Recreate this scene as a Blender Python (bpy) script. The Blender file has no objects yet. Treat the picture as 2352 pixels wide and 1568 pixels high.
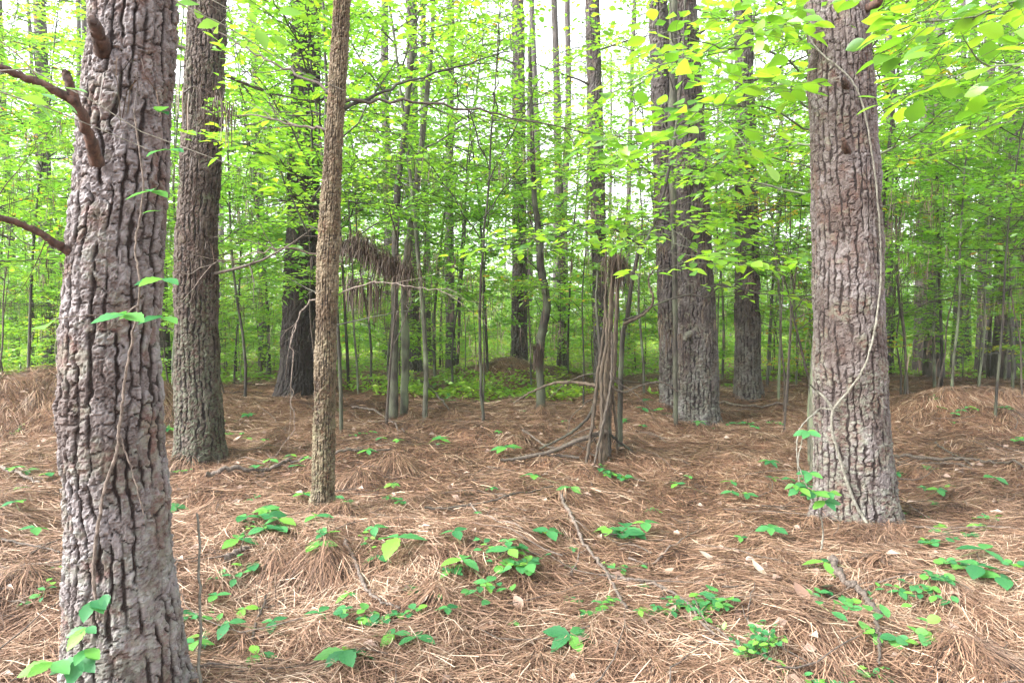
import bpy, math, random
import numpy as np
from mathutils import Vector

# ------------------------------------------------------------------ camera, light, exposure
S = bpy.context.scene
COL = S.collection
CAM_H, PITCH = 1.5, math.radians(2.0)
cam_d = bpy.data.cameras.new("camera"); cam_d.lens = 24.0; cam_d.sensor_width = 36.0
cam_d.clip_start = 0.05; cam_d.clip_end = 2000
cam = bpy.data.objects.new("camera", cam_d); COL.objects.link(cam)
cam.location = (0, 0, CAM_H); cam.rotation_euler = (math.pi/2 - PITCH, 0, 0)
S.camera = cam

SUN_EL, SUN_AZ = math.radians(38), math.radians(-112)   # azimuth from +Y towards +X: behind and left of the camera
w = bpy.data.worlds.new("World"); S.world = w; w.use_nodes = True
wn, wl = w.node_tree.nodes, w.node_tree.links
wn.clear()
sky = wn.new("ShaderNodeTexSky"); sky.sky_type = 'NISHITA'; sky.sun_disc = False
sky.sun_elevation = SUN_EL; sky.sun_rotation = SUN_AZ; sky.air_density = 1.0; sky.dust_density = 3.0; sky.ozone_density = 1.0
hs = wn.new("ShaderNodeHueSaturation"); hs.inputs["Saturation"].default_value = 0.18; hs.inputs["Value"].default_value = 1.25
bg = wn.new("ShaderNodeBackground"); bg.inputs["Strength"].default_value = 0.15
wo = wn.new("ShaderNodeOutputWorld")
wl.new(sky.outputs[0], hs.inputs["Color"]); wl.new(hs.outputs[0], bg.inputs[0]); wl.new(bg.outputs[0], wo.inputs[0])
sd = bpy.data.lights.new("sun", 'SUN'); sd.energy = 1.5; sd.angle = math.radians(25); sd.color = (1.0, 0.97, 0.91)
so = bpy.data.objects.new("sun", sd); COL.objects.link(so)
sdir = Vector((math.sin(SUN_AZ)*math.cos(SUN_EL), math.cos(SUN_AZ)*math.cos(SUN_EL), math.sin(SUN_EL)))
so.rotation_euler = sdir.to_track_quat('Z', 'Y').to_euler()
S.view_settings.view_transform = 'Standard'; S.view_settings.look = 'None'
S.view_settings.exposure = 2.42; S.view_settings.gamma = 1.0; S.view_settings.use_curve_mapping = False
S.render.engine = 'CYCLES'
cy = S.cycles
cy.max_bounces = 12; cy.diffuse_bounces = 10; cy.glossy_bounces = 2; cy.transmission_bounces = 8; cy.transparent_max_bounces = 6
cy.use_denoising = True; cy.use_adaptive_sampling = True; cy.adaptive_threshold = 0.02
cy.sample_clamp_indirect = 8.0

HAZE = .001
rng = np.random.default_rng(7)
random.seed(7)

# ------------------------------------------------------------------ maths helpers
def hsh(i, j, k=0, s=0):
    h = (np.asarray(i, np.int64)*374761393 + np.asarray(j, np.int64)*668265263 + np.asarray(k, np.int64)*2147483647 + s*1274126177) & 0xffffffff
    h = ((h ^ (h >> 13))*1274126177) & 0xffffffff
    h = ((h ^ (h >> 15))*2246822519) & 0xffffffff
    return ((h ^ (h >> 16)) & 0xffffff)/float(0x1000000)
def sm(t): return t*t*(3-2*t)
def noise2(x, y, s=0):
    xi, yi = np.floor(x), np.floor(y); fx, fy = sm(x-xi), sm(y-yi)
    a, b = hsh(xi, yi, 0, s), hsh(xi+1, yi, 0, s); c, d = hsh(xi, yi+1, 0, s), hsh(xi+1, yi+1, 0, s)
    return (a*(1-fx)+b*fx)*(1-fy)+(c*(1-fx)+d*fx)*fy
def noise3(x, y, z, s=0):
    zi = np.floor(z); fz = sm(z-zi)
    def lay(k):
        xi, yi = np.floor(x), np.floor(y); fx, fy = sm(x-xi), sm(y-yi)
        a, b = hsh(xi, yi, k, s), hsh(xi+1, yi, k, s); c, d = hsh(xi, yi+1, k, s), hsh(xi+1, yi+1, k, s)
        return (a*(1-fx)+b*fx)*(1-fy)+(c*(1-fx)+d*fx)*fy
    return lay(zi)*(1-fz)+lay(zi+1)*fz
def sstep(a, b, x):
    t = np.clip((x-a)/(b-a), 0, 1); return t*t*(3-2*t)
def nrm(v):
    v = np.asarray(v, float); return v/np.maximum(np.linalg.norm(v, axis=-1, keepdims=True), 1e-9)

# pixels are those of a 2352 x 1568 view of the place
F = 1568.0
cp, sp = math.cos(PITCH), math.sin(PITCH)
def ray(px, py):
    u, v = (px-1176)/F, (784-py)/F
    return np.array([u, cp+v*sp, -sp+v*cp])
def at(px, py, d):
    r = ray(px, py); t = d/r[1]
    return np.array([r[0]*t, d, CAM_H+r[2]*t])

MOUNDS = [(-5.6, 9.0, .72, 1.1), (-7.3, 8.6, .30, 1.2), (-4.6, 8.6, .25, .5), (-6.3, 8.1, .2, .5), (6.3, 9.4, .34, 1.0), (7.6, 9.2, .22, .9), (5.7, 9.0, .12, .4), (0.0, 15.0, .42, 1.1), (-1.3, 7.1, .14, .7), (-.5, 8.0, .12, .8),
          (-1.25, 4.15, .17, .5), (-.4, 4.3, .12, .5), (-2.1, 4.4, .12, .5), (-2.0, 3.4, .08, .4), (-4.2, 4.6, .14, .7), (.9, 2.9, .06, .6), (3.6, 3.3, .07, .8), (1.3, 3.0, .05, .3), (3.1, 4.1, .06, .5), (5.0, 6.2, .10, .7), (-3.4, 7.3, .10, .6), (1.9, 9.5, .12, .9), (-3.2, 12.5, .15, 1.5)]
DIPS = [(1.7, 5.6, -.10, .9), (-1.2, 3.35, -.12, .45), (-2.6, 5.0, -.06, .5), (4.0, 7.4, -.07, .8)]
def hgt(x, y):
    x = np.asarray(x, float); y = np.asarray(y, float)
    z = .16*sstep(6, 11, y)*(1-sstep(13, 20, y))
    for mx, my, a, s in MOUNDS + DIPS:
        z = z + a*np.exp(-((x-mx)**2+(y-my)**2)/(2*(s*.7)**2))
    near = 1-sstep(18, 40, y)
    z = z + near*(.13*(noise2(x*.9+3, y*.9, 1)-.5) + .085*(noise2(x*2.3, y*2.3+9, 2)-.5) + .028*(noise2(x*5.5, y*5.5, 3)-.5))
    n = noise2(x*3.1+5, y*3.1+2, 4)
    z = z + near*.06*np.clip((n-.62)/.38, 0, 1)
    return z
def ground_at(px, py, lo=1.2, hi=60):
    r = ray(px, py); ts = np.linspace(lo, hi, 6000)
    X, Y, Z = r[0]*ts, r[1]*ts, CAM_H+r[2]*ts
    k = np.argmax(Z < hgt(X, Y)); t = ts[k] if k else hi
    return np.array([r[0]*t, r[1]*t, float(hgt(r[0]*t, r[1]*t))])

# ------------------------------------------------------------------ mesh helpers
def mesh(name, V, quads=None, tris=None, mat=None, attrs=None, smooth=True):
    V = np.asarray(V, np.float32).reshape(-1, 3)
    me = bpy.data.meshes.new(name)
    me.vertices.add(len(V)); me.vertices.foreach_set("co", V.ravel())
    q = np.zeros((0, 4), np.int32) if quads is None or len(quads) == 0 else np.asarray(quads, np.int32)
    t = np.zeros((0, 3), np.int32) if tris is None or len(tris) == 0 else np.asarray(tris, np.int32)
    nl = q.size+t.size
    me.loops.add(nl); me.loops.foreach_set("vertex_index", np.concatenate([q.ravel(), t.ravel()]).astype(np.int32))
    me.polygons.add(len(q)+len(t))
    me.polygons.foreach_set("loop_start", np.concatenate([np.arange(len(q))*4, q.size+np.arange(len(t))*3]).astype(np.int32))
    me.polygons.foreach_set("loop_total", np.concatenate([np.full(len(q), 4), np.full(len(t), 3)]).astype(np.int32))
    me.polygons.foreach_set("use_smooth", np.full(len(q)+len(t), smooth))
    for k, a in (attrs or {}).items():
        a = np.asarray(a, np.float32)
        if a.ndim == 1:
            at_ = me.attributes.new(k, 'FLOAT', 'POINT'); at_.data.foreach_set("value", a)
        else:
            at_ = me.attributes.new(k, 'FLOAT_COLOR', 'POINT')
            if a.shape[1] == 3: a = np.concatenate([a, np.ones((len(a), 1), np.float32)], 1)
            at_.data.foreach_set("color", a.ravel())
    me.update(); 
    if mat: me.materials.append(mat)
    return me
def link(name, data, parent=None, loc=None, label=None, cat=None, group=None, kind=None):
    o = bpy.data.objects.new(name, data); COL.objects.link(o)
    if parent is not None: o.parent = parent
    if loc is not None: o.location = loc
    if label: o["label"] = label
    if cat: o["category"] = cat
    if group: o["group"] = group
    if kind: o["kind"] = kind
    return o
class Acc:
    """collects shapes for one mesh"""
    def __init__(s): s.V, s.Q, s.T, s.A, s.n = [], [], [], [], 0
    def add(s, V, Q=None, T=None, a=0.5):
        V = np.asarray(V, float).reshape(-1, 3)
        s.V.append(V)
        if Q is not None and len(Q): s.Q.append(np.asarray(Q)+s.n)
        if T is not None and len(T): s.T.append(np.asarray(T)+s.n)
        s.A.append(np.broadcast_to(np.asarray(a, float), (len(V),))); s.n += len(V)
    def mesh(s, name, mat, smooth=True, attr="tint"):
        return mesh(name, np.concatenate(s.V), np.concatenate(s.Q) if s.Q else None, np.concatenate(s.T) if s.T else None, mat, {attr: np.concatenate(s.A)}, smooth)
def tube(P, R, n=6, twist=None):
    P = np.asarray(P, float); R = np.broadcast_to(np.asarray(R, float), (len(P),))
    T = np.gradient(P, axis=0); T = nrm(T)
    ref = np.array([0, 0, 1.]) if abs(T[:, 2]).mean() < .8 else np.array([0, 1., 0])
    A = nrm(np.cross(T, ref)); B = np.cross(T, A)
    th = np.arange(n)/n*2*math.pi
    V = P[:, None, :] + R[:, None, None]*(np.cos(th)[None, :, None]*A[:, None, :]+np.sin(th)[None, :, None]*B[:, None, :])
    m = len(P)
    i = np.arange(m-1)[:, None]*n; j = np.arange(n)[None, :]; k = (j+1) % n
    Q = np.stack([i+j, i+k, i+n+k, i+n+j], -1).reshape(-1, 4)
    return V.reshape(-1, 3), Q
def spline(pts, n):
    pts = np.asarray(pts, float)
    if len(pts) == 2: 
        t = np.linspace(0, 1, n)[:, None]; return pts[0]*(1-t)+pts[1]*t
    P = np.vstack([2*pts[0]-pts[1], pts, 2*pts[-1]-pts[-2]]); out = []
    m = len(pts)-1
    for s_ in np.linspace(0, m, n):
        k = min(int(s_), m-1); t = s_-k
        p0, p1, p2, p3 = P[k], P[k+1], P[k+2], P[k+3]
        out.append(.5*((2*p1)+(p2-p0)*t+(2*p0-5*p1+4*p2-p3)*t*t+(3*p1-p0-3*p2+p3)*t**3))
    return np.array(out)
def crook(P, amp, r=rng):
    """knobbly offset of a path"""
    P = np.array(P); m = len(P); o = r.normal(0, amp, (m, 3)); o[0] = 0
    for _ in range(2): o[1:-1] = (o[:-2]+o[1:-1]*2+o[2:])/4
    return P+o

# ------------------------------------------------------------------ materials
def new_mat(name):
    m = bpy.data.materials.new(name); m.use_nodes = True; nt = m.node_tree; nt.nodes.clear()
    out = nt.nodes.new("ShaderNodeOutputMaterial"); return m, nt, out
def N(nt, t, **kw):
    n = nt.nodes.new(t)
    for k, v in kw.items():
        if k in n.inputs.keys() if isinstance(k, str) else False: n.inputs[k].default_value = v
        else: setattr(n, k, v)
    return n
def ramp(nt, fac, stops):
    r = nt.nodes.new("ShaderNodeValToRGB"); e = r.color_ramp.elements
    while len(e) < len(stops): e.new(.5)
    for q, (p, c) in zip(e, stops): q.position = p; q.color = (*c, 1)
    nt.links.new(fac, r.inputs[0]); return r.outputs[0]
def mixc(nt, f, a, b, mode='MIX'):
    m = nt.nodes.new("ShaderNodeMix"); m.data_type = 'RGBA'; m.blend_type = mode
    for s_, v in ((0, f), (6, a), (7, b)):
        if isinstance(v, (int, float)): m.inputs[s_].default_value = v
        elif isinstance(v, tuple): m.inputs[s_].default_value = (*v, 1)
        else: nt.links.new(v, m.inputs[s_])
    return m.outputs[2]
def mth(nt, op, a, b=0.0, c=None):
    m = nt.nodes.new("ShaderNodeMath"); m.operation = op
    for i, v in enumerate((a, b) if c is None else (a, b, c)):
        if isinstance(v, (int, float)): m.inputs[i].default_value = v
        else: nt.links.new(v, m.inputs[i])
    return m.outputs[0]

def leaf_mat(name, stops_d, stops_t, tr=.48, gloss=.10, obj_random=False):
    m, nt, out = new_mat(name)
    if obj_random:
        t = N(nt, "ShaderNodeObjectInfo").outputs["Random"]
    else:
        a = N(nt, "ShaderNodeAttribute"); a.attribute_name = "tint"; t = a.outputs["Fac"]
        oi = N(nt, "ShaderNodeObjectInfo")
        t = mth(nt, 'ADD', t, mth(nt, 'MULTIPLY_ADD', oi.outputs["Random"], .24, -.12))
    geo = N(nt, "ShaderNodeNewGeometry")
    no = N(nt, "ShaderNodeTexNoise"); no.inputs["Scale"].default_value = 30
    nt.links.new(geo.outputs["Position"], no.inputs["Vector"])
    t2 = mth(nt, 'ADD', t, mth(nt, 'MULTIPLY_ADD', no.outputs[0], .16, -.08))
    cd = ramp(nt, t2, stops_d); ct = ramp(nt, t2, stops_t)
    d = N(nt, "ShaderNodeBsdfDiffuse"); nt.links.new(cd, d.inputs[0])
    tl = N(nt, "ShaderNodeBsdfTranslucent"); nt.links.new(ct, tl.inputs[0])
    mx = N(nt, "ShaderNodeMixShader"); mx.inputs[0].default_value = tr
    nt.links.new(d.outputs[0], mx.inputs[1]); nt.links.new(tl.outputs[0], mx.inputs[2])
    g = N(nt, "ShaderNodeBsdfGlossy"); g.inputs["Roughness"].default_value = .42; g.inputs[0].default_value = (.8, .9, .85, 1)
    mg = N(nt, "ShaderNodeMixShader"); mg.inputs[0].default_value = gloss*.6
    nt.links.new(mx.outputs[0], mg.inputs[1]); nt.links.new(g.outputs[0], mg.inputs[2])
    nt.links.new(mg.outputs[0], out.inputs[0])
    return m
ST_D = [(0, (.05, .14, .025)), (.35, (.09, .22, .022)), (.7, (.13, .28, .025)), (.93, (.19, .34, .03)), (.985, (.45, .30, .03)), (1, (.45, .22, .03))]
ST_T = [(0, (.14, .34, .03)), (.35, (.20, .48, .035)), (.7, (.32, .62, .035)), (.93, (.47, .72, .04)), (.985, (.75, .5, .04)), (1, (.7, .32, .04))]
M_leaf = leaf_mat("leaf_green", ST_D, ST_T, tr=.52)
M_leaf_near = leaf_mat("leaf_bright", [(0, (.05, .14, .02)), (.4, (.10, .22, .02)), (1, (.20, .34, .02))], [(0, (.16, .38, .02)), (.4, (.28, .56, .03)), (1, (.44, .68, .035))], tr=.52, obj_random=True)
M_leaf_pale = leaf_mat("leaf_pale", [(0, (.07, .20, .06)), (1, (.12, .30, .05))], [(0, (.18, .42, .08)), (1, (.3, .55, .05))], tr=.35, gloss=.16, obj_random=True)
M_seed = leaf_mat("seedling_leaf", [(0, (.030, .135, .050)), (.5, (.060, .215, .068)), (.8, (.10, .27, .05)), (1, (.15, .33, .045))], [(0, (.06, .25, .06)), (.5, (.11, .36, .07)), (1, (.20, .46, .06))], tr=.35, gloss=.05, obj_random=True)
M_under = leaf_mat("undergrowth_leaf", [(0, (.08, .20, .025)), (.5, (.17, .33, .03)), (1, (.32, .42, .035))], [(0, (.16, .38, .03)), (.5, (.34, .56, .04)), (1, (.55, .68, .04))], tr=.38)

def bark_mat(name, plate, plate2, furrow, lichen=.0, bump=.5, fine=90, moss=(.30, .36, .27)):
    m, nt, out = new_mat(name)
    a = N(nt, "ShaderNodeAttribute"); a.attribute_name = "bark"
    sp_ = N(nt, "ShaderNodeSeparateColor"); nt.links.new(a.outputs["Color"], sp_.inputs[0])
    geo = N(nt, "ShaderNodeNewGeometry")
    mp = N(nt, "ShaderNodeMapping"); mp.inputs["Scale"].default_value = (1, 1, 1.6); nt.links.new(geo.outputs["Position"], mp.inputs[0])
    n1 = N(nt, "ShaderNodeTexNoise"); n1.inputs["Scale"].default_value = fine; n1.inputs["Detail"].default_value = 4; nt.links.new(mp.outputs[0], n1.inputs["Vector"])
    n2 = N(nt, "ShaderNodeTexNoise"); n2.inputs["Scale"].default_value = 7; n2.inputs["Detail"].default_value = 3; nt.links.new(geo.outputs["Position"], n2.inputs["Vector"])
    n3 = N(nt, "ShaderNodeTexNoise"); n3.inputs["Scale"].default_value = 28; n3.inputs["Detail"].default_value = 3; nt.links.new(mp.outputs[0], n3.inputs["Vector"])
    f = mth(nt, 'ADD', mth(nt, 'MULTIPLY', sp_.outputs[1], .75), mth(nt, 'MULTIPLY', n3.outputs[0], .35))
    pc = ramp(nt, f, [(.22, plate2), (.48, tuple(x*.45+y*.55 for x, y in zip(plate, plate2))), (.66, plate)])
    pc = mixc(nt, mth(nt, 'MULTIPLY', ramp(nt, n1.outputs[0], [(.35, (0, 0, 0)), (.7, (1, 1, 1))]), .45), pc, tuple(min(1, x*1.5) for x in plate))
    n4 = N(nt, "ShaderNodeTexNoise"); n4.inputs["Scale"].default_value = 3.2; n4.inputs["Detail"].default_value = 4; nt.links.new(geo.outputs["Position"], n4.inputs["Vector"])
    pc = mixc(nt, 1.0, pc, ramp(nt, n4.outputs[0], [(.36, (.58, .50, .46)), (.5, (.9, .88, .86)), (.64, (1.15, 1.17, 1.2))]), 'MULTIPLY')
    rust = mth(nt, 'MULTIPLY', ramp(nt, mth(nt, 'ADD', n2.outputs[0], mth(nt, 'MULTIPLY', sp_.outputs[1], -.22)), [(.40, (0, 0, 0)), (.56, (1, 1, 1))]), .6)
    pc = mixc(nt, rust, pc, tuple(q*w_ for q, w_ in zip(plate, (.72, .40, .30))))
    lf = ramp(nt, mth(nt, 'ADD', n2.outputs[0], mth(nt, 'MULTIPLY', sp_.outputs[2], .35)), [(.72-lichen*.3, (0, 0, 0)), (.78-lichen*.3, (1, 1, 1))])
    lf = mth(nt, 'MULTIPLY', lf, mth(nt, 'MULTIPLY', ramp(nt, n3.outputs[0], [(.4, (0, 0, 0)), (.6, (1, 1, 1))]), min(1, lichen*2)))
    pc = mixc(nt, lf, pc, moss)
    col = mixc(nt, ramp(nt, sp_.outputs[0], [(.15, (0, 0, 0)), (.75, (1, 1, 1))]), furrow, pc)
    b = N(nt, "ShaderNodeBsdfPrincipled"); nt.links.new(col, b.inputs["Base Color"]); b.inputs["Roughness"].default_value = .78
    b.inputs["Specular IOR Level"].default_value = .35
    bu = N(nt, "ShaderNodeBump"); bu.inputs["Strength"].default_value = bump; bu.inputs["Distance"].default_value = .006
    nt.links.new(mth(nt, 'ADD', n1.outputs[0], mth(nt, 'MULTIPLY', n3.outputs[0], 1.2)), bu.inputs["Height"]); nt.links.new(bu.outputs[0], b.inputs["Normal"])
    nt.links.new(b.outputs[0], out.inputs[0]); return m
B_grey = bark_mat("pine_bark_grey", (.155, .140, .140), (.036, .0225, .0185), (.013, .007, .0055), .16, .8, moss=(.17, .20, .15))
B_red = bark_mat("pine_bark_reddish", (.125, .108, .104), (.042, .0245, .020), (.014, .0075, .006), .16, .8, moss=(.19, .22, .16))
B_brown = bark_mat("pine_bark_brown", (.072, .055, .045), (.022, .0145, .0115), (.008, .005, .004), .22, .8, moss=(.09, .125, .075))
B_dark = bark_mat("pine_bark_dark", (.026, .020, .018), (.012, .009, .008), (.005, .004, .0035), .0, .8)
B_mid = bark_mat("pine_bark_mid", (.070, .060, .058), (.021, .0145, .0125), (.008, .0055, .005), .08, .8)
B_cork = bark_mat("corky_bark", (.135, .105, .066), (.040, .028, .018), (.014, .010, .007), .16, .7, fine=130, moss=(.12, .14, .075))

def plain_bark(name, c1, c2, scale=22, zs=.25, mossy=0):
    m, nt, out = new_mat(name)
    geo = N(nt, "ShaderNodeNewGeometry"); oi = N(nt, "ShaderNodeObjectInfo")
    mp = N(nt, "ShaderNodeMapping"); mp.inputs["Scale"].default_value = (1, 1, zs); nt.links.new(geo.outputs["Position"], mp.inputs[0])
    n1 = N(nt, "ShaderNodeTexNoise"); n1.inputs["Scale"].default_value = scale; n1.inputs["Detail"].default_value = 5; n1.inputs["Roughness"].default_value = .65; nt.links.new(mp.outputs[0], n1.inputs["Vector"])
    c = ramp(nt, n1.outputs[0], [(.36, c1), (.62, c2)])
    c = mixc(nt, mth(nt, 'MULTIPLY', oi.outputs["Random"], .5), c, tuple(x*.55 for x in c1))
    if mossy:
        n2 = N(nt, "ShaderNodeTexNoise"); n2.inputs["Scale"].default_value = 3; nt.links.new(geo.outputs["Position"], n2.inputs["Vector"])
        c = mixc(nt, mth(nt, 'MULTIPLY', ramp(nt, n2.outputs[0], [(.45, (0, 0, 0)), (.6, (1, 1, 1))]), mossy), c, (.17, .21, .12))
    b = N(nt, "ShaderNodeBsdfPrincipled"); b.inputs["Roughness"].default_value = .85; nt.links.new(c, b.inputs["Base Color"])
    bu = N(nt, "ShaderNodeBump"); bu.inputs["Strength"].default_value = .6; bu.inputs["Distance"].default_value = .01
    nt.links.new(n1.outputs[0], bu.inputs["Height"]); nt.links.new(bu.outputs[0], b.inputs["Normal"]); nt.links.new(b.outputs[0], out.inputs[0]); return m
B_far = plain_bark("far_pine_bark", (.032, .025, .022), (.12, .10, .094), 16, .3)
B_sap = plain_bark("sapling_bark", (.036, .036, .025), (.090, .086, .060), 30, .3, .5)
B_sapd = plain_bark("sapling_bark_dark", (.015, .012, .0095), (.045, .037, .028), 30, .3, .2)
B_twig = plain_bark("twig_bark", (.035, .027, .021), (.10, .078, .06), 40, .6)
B_pale = plain_bark("pale_vine_bark", (.09, .082, .062), (.21, .20, .165), 60, .6)
B_stick = plain_bark("fallen_stick_bark", (.05, .036, .027), (.22, .175, .145), 60, .6)
B_snag = plain_bark("snag_bark", (.035, .025, .017), (.12, .088, .06), 40, .25)
B_red2 = plain_bark("reddish_limb_bark", (.028, .015, .011), (.10, .052, .036), 50, .5)

def straw_mat(name, stops):
    m, nt, out = new_mat(name)
    a = N(nt, "ShaderNodeAttribute"); a.attribute_name = "tint"
    c = ramp(nt, a.outputs["Fac"], stops)
    d = N(nt, "ShaderNodeBsdfPrincipled"); nt.links.new(c, d.inputs["Base Color"]); d.inputs["Roughness"].default_value = .55; d.inputs["Specular IOR Level"].default_value = .3
    nt.links.new(d.outputs[0], out.inputs[0]); return m
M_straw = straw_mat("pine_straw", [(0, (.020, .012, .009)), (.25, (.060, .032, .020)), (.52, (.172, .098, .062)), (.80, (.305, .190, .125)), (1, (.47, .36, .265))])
M_hang = straw_mat("hanging_straw", [(0, (.016, .011, .008)), (.4, (.045, .028, .020)), (.8, (.10, .068, .045)), (1, (.17, .125, .085))])

def ground_mat():
    m, nt, out = new_mat("pine_straw_floor")
    geo = N(nt, "ShaderNodeNewGeometry")
    n1 = N(nt, "ShaderNodeTexNoise"); n1.inputs["Scale"].default_value = 1.3; n1.inputs["Detail"].default_value = 4; nt.links.new(geo.outputs["Position"], n1.inputs["Vector"])
    cs = []
    for ang, ns in ((.4, 3), (1.5, 5), (2.6, 8)):
        mp = N(nt, "ShaderNodeMapping"); mp.inputs["Rotation"].default_value = (0, 0, ang); mp.inputs["Scale"].default_value = (90, 9, 20); mp.inputs["Location"].default_value = (ns, ns, ns)
        nt.links.new(geo.outputs["Position"], mp.inputs[0])
        n = N(nt, "ShaderNodeTexNoise"); n.inputs["Scale"].default_value = 1; n.inputs["Detail"].default_value = 3; n.inputs["Distortion"].default_value = .6; nt.links.new(mp.outputs[0], n.inputs["Vector"]); cs.append(n.outputs[0])
    f = mth(nt, 'MAXIMUM', cs[0], mth(nt, 'MAXIMUM', cs[1], cs[2]))
    c = ramp(nt, f, [(.42, (.04, .02, .012)), (.55, (.15, .07, .038)), (.68, (.30, .155, .088)), (.8, (.40, .25, .16))])
    c = mixc(nt, mth(nt, 'MULTIPLY', n1.outputs[0], .35), c, (.10, .055, .035))
    # beyond the straw the floor is grown over
    sx = N(nt, "ShaderNodeSeparateXYZ"); nt.links.new(geo.outputs["Position"], sx.inputs[0])
    gfac = mth(nt, 'MULTIPLY', ramp(nt, mth(nt, 'DIVIDE', sx.outputs[1], 60), [(.22, (0, 0, 0)), (.42, (1, 1, 1))]), ramp(nt, n1.outputs[0], [(.35, (0, 0, 0)), (.55, (1, 1, 1))]))
    c = mixc(nt, mth(nt, 'MULTIPLY', gfac, .75), c, (.09, .15, .025))
    b = N(nt, "ShaderNodeBsdfPrincipled"); b.inputs["Roughness"].default_value = .9; nt.links.new(c, b.inputs["Base Color"])
    bu = N(nt, "ShaderNodeBump"); bu.inputs["Strength"].default_value = .8; bu.inputs["Distance"].default_value = .02; nt.links.new(f, bu.inputs["Height"]); nt.links.new(bu.outputs[0], b.inputs["Normal"])
    nt.links.new(b.outputs[0], out.inputs[0]); return m

# ------------------------------------------------------------------ ground
def geo_axis(core0, core1, step, far0, far1, g=1.18):
    a = list(np.arange(core0, core1, step)); s_ = step; v = a[-1]
    while v < far1: s_ *= g; v += s_; a.append(v)
    s_ = step; v = core0; b = []
    while v > far0: s_ *= g; v -= s_; b.append(v)
    return np.array(b[::-1]+a)
gx, gy = geo_axis(-9, 9, .08, -400, 400), geo_axis(1.0, 16, .08, -60, 700)
GX, GY = np.meshgrid(gx, gy); GZ = hgt(GX, GY)
nx, ny = len(gx), len(gy)
i = np.arange(ny-1)[:, None]*nx; j = np.arange(nx-1)[None, :]
Q = np.stack([i+j, i+j+1, i+nx+j+1, i+nx+j], -1).reshape(-1, 4)
link("ground", mesh("ground", np.stack([GX, GY, GZ], -1), Q, None, ground_mat()), label="forest floor covered in brown pine straw", kind="structure")

# ------------------------------------------------------------------ pine straw (needles lying on the ground)
def needles(n, y0, y1, length, width, segs, lift, dens_pow, name, xr=.86, xpad=.5):
    r = np.random.default_rng(n)
    u = r.random(n); y = (y0**dens_pow+(y1**dens_pow-y0**dens_pow)*u)**(1/dens_pow)
    x = (r.random(n)*2-1)*(xr*y+xpad)
    e = .05
    gxx = (hgt(x+e, y)-hgt(x-e, y))/(2*e); gyy = (hgt(x, y+e)-hgt(x, y-e))/(2*e)
    slope = np.hypot(gxx, gyy)
    th = noise2(x*.9, y*.9, 21)*6 + noise2(x*3.3, y*3.3, 22)*4 + r.normal(0, 1.15, n)
    dn = np.arctan2(-gyy, -gxx)
    k = sstep(.15, .5, slope)*.6
    dx = np.cos(th)*(1-k)+np.cos(dn+r.normal(0, .35, n))*k; dy = np.sin(th)*(1-k)+np.sin(dn+r.normal(0, .35, n))*k
    l = np.hypot(dx, dy)+1e-6; dx /= l; dy /= l
    L = length*r.uniform(.6, 1.25, n); curve = r.normal(0, .055, n)*L
    base = r.random(n)**1.3*lift+.002
    tilt = r.normal(0, .10, n)*L
    za = hgt(x-dx*L*.5, y-dy*L*.5); zb_ = hgt(x+dx*L*.5, y+dy*L*.5); zm = hgt(x, y); bend = np.maximum(zm-(za+zb_)/2, 0)
    tint = np.clip(.36+.30*(noise2(x*.8, y*.8, 31)-.5)+.35*(noise2(x*6, y*6, 32)-.5)+r.normal(0, .22, n)+base/lift*.22-.06 + .18*(1-sstep(2.6, 5.5, y)), 0, 1)  # low needles tinted darker for age and painted gap shade; near straw lighter
    W = width*r.uniform(.6, 1.3, n)
    roll = r.normal(0, .5, n)
    V = np.zeros((n, segs+1, 2, 3)); px_, py_ = -dy, dx
    for s_ in range(segs+1):
        t = s_/segs; c = curve*4*t*(1-t)
        cx, cyy = x+dx*L*(t-.5)+px_*c, y+dy*L*(t-.5)+py_*c
        z = za*(1-t)+zb_*t+bend*4*t*(1-t)+base+np.maximum(tilt*(t-.5), -base)
        ww = W*(.5 if s_ in (0,) else (.25 if s_ == segs else .5))
        for q, sg in ((0, -1), (1, 1)):
            V[:, s_, q, 0] = cx+px_*ww*sg*np.cos(roll); V[:, s_, q, 1] = cyy+py_*ww*sg*np.cos(roll); V[:, s_, q, 2] = z+ww*sg*np.sin(roll)
    b = np.arange(n)[:, None]*(segs+1)*2; s_ = np.arange(segs)[None, :]*2
    Q = np.stack([b+s_, b+s_+1, b+s_+3, b+s_+2], -1).reshape(-1, 4)
    A = np.repeat(tint, (segs+1)*2)
    return V.reshape(-1, 3), Q, A
a = Acc()
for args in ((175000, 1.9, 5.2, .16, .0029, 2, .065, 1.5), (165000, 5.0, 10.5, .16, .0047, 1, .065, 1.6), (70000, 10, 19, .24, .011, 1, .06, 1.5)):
    V, Q, A = needles(*args, name="x"); a.add(V, Q, a=A)
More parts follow.
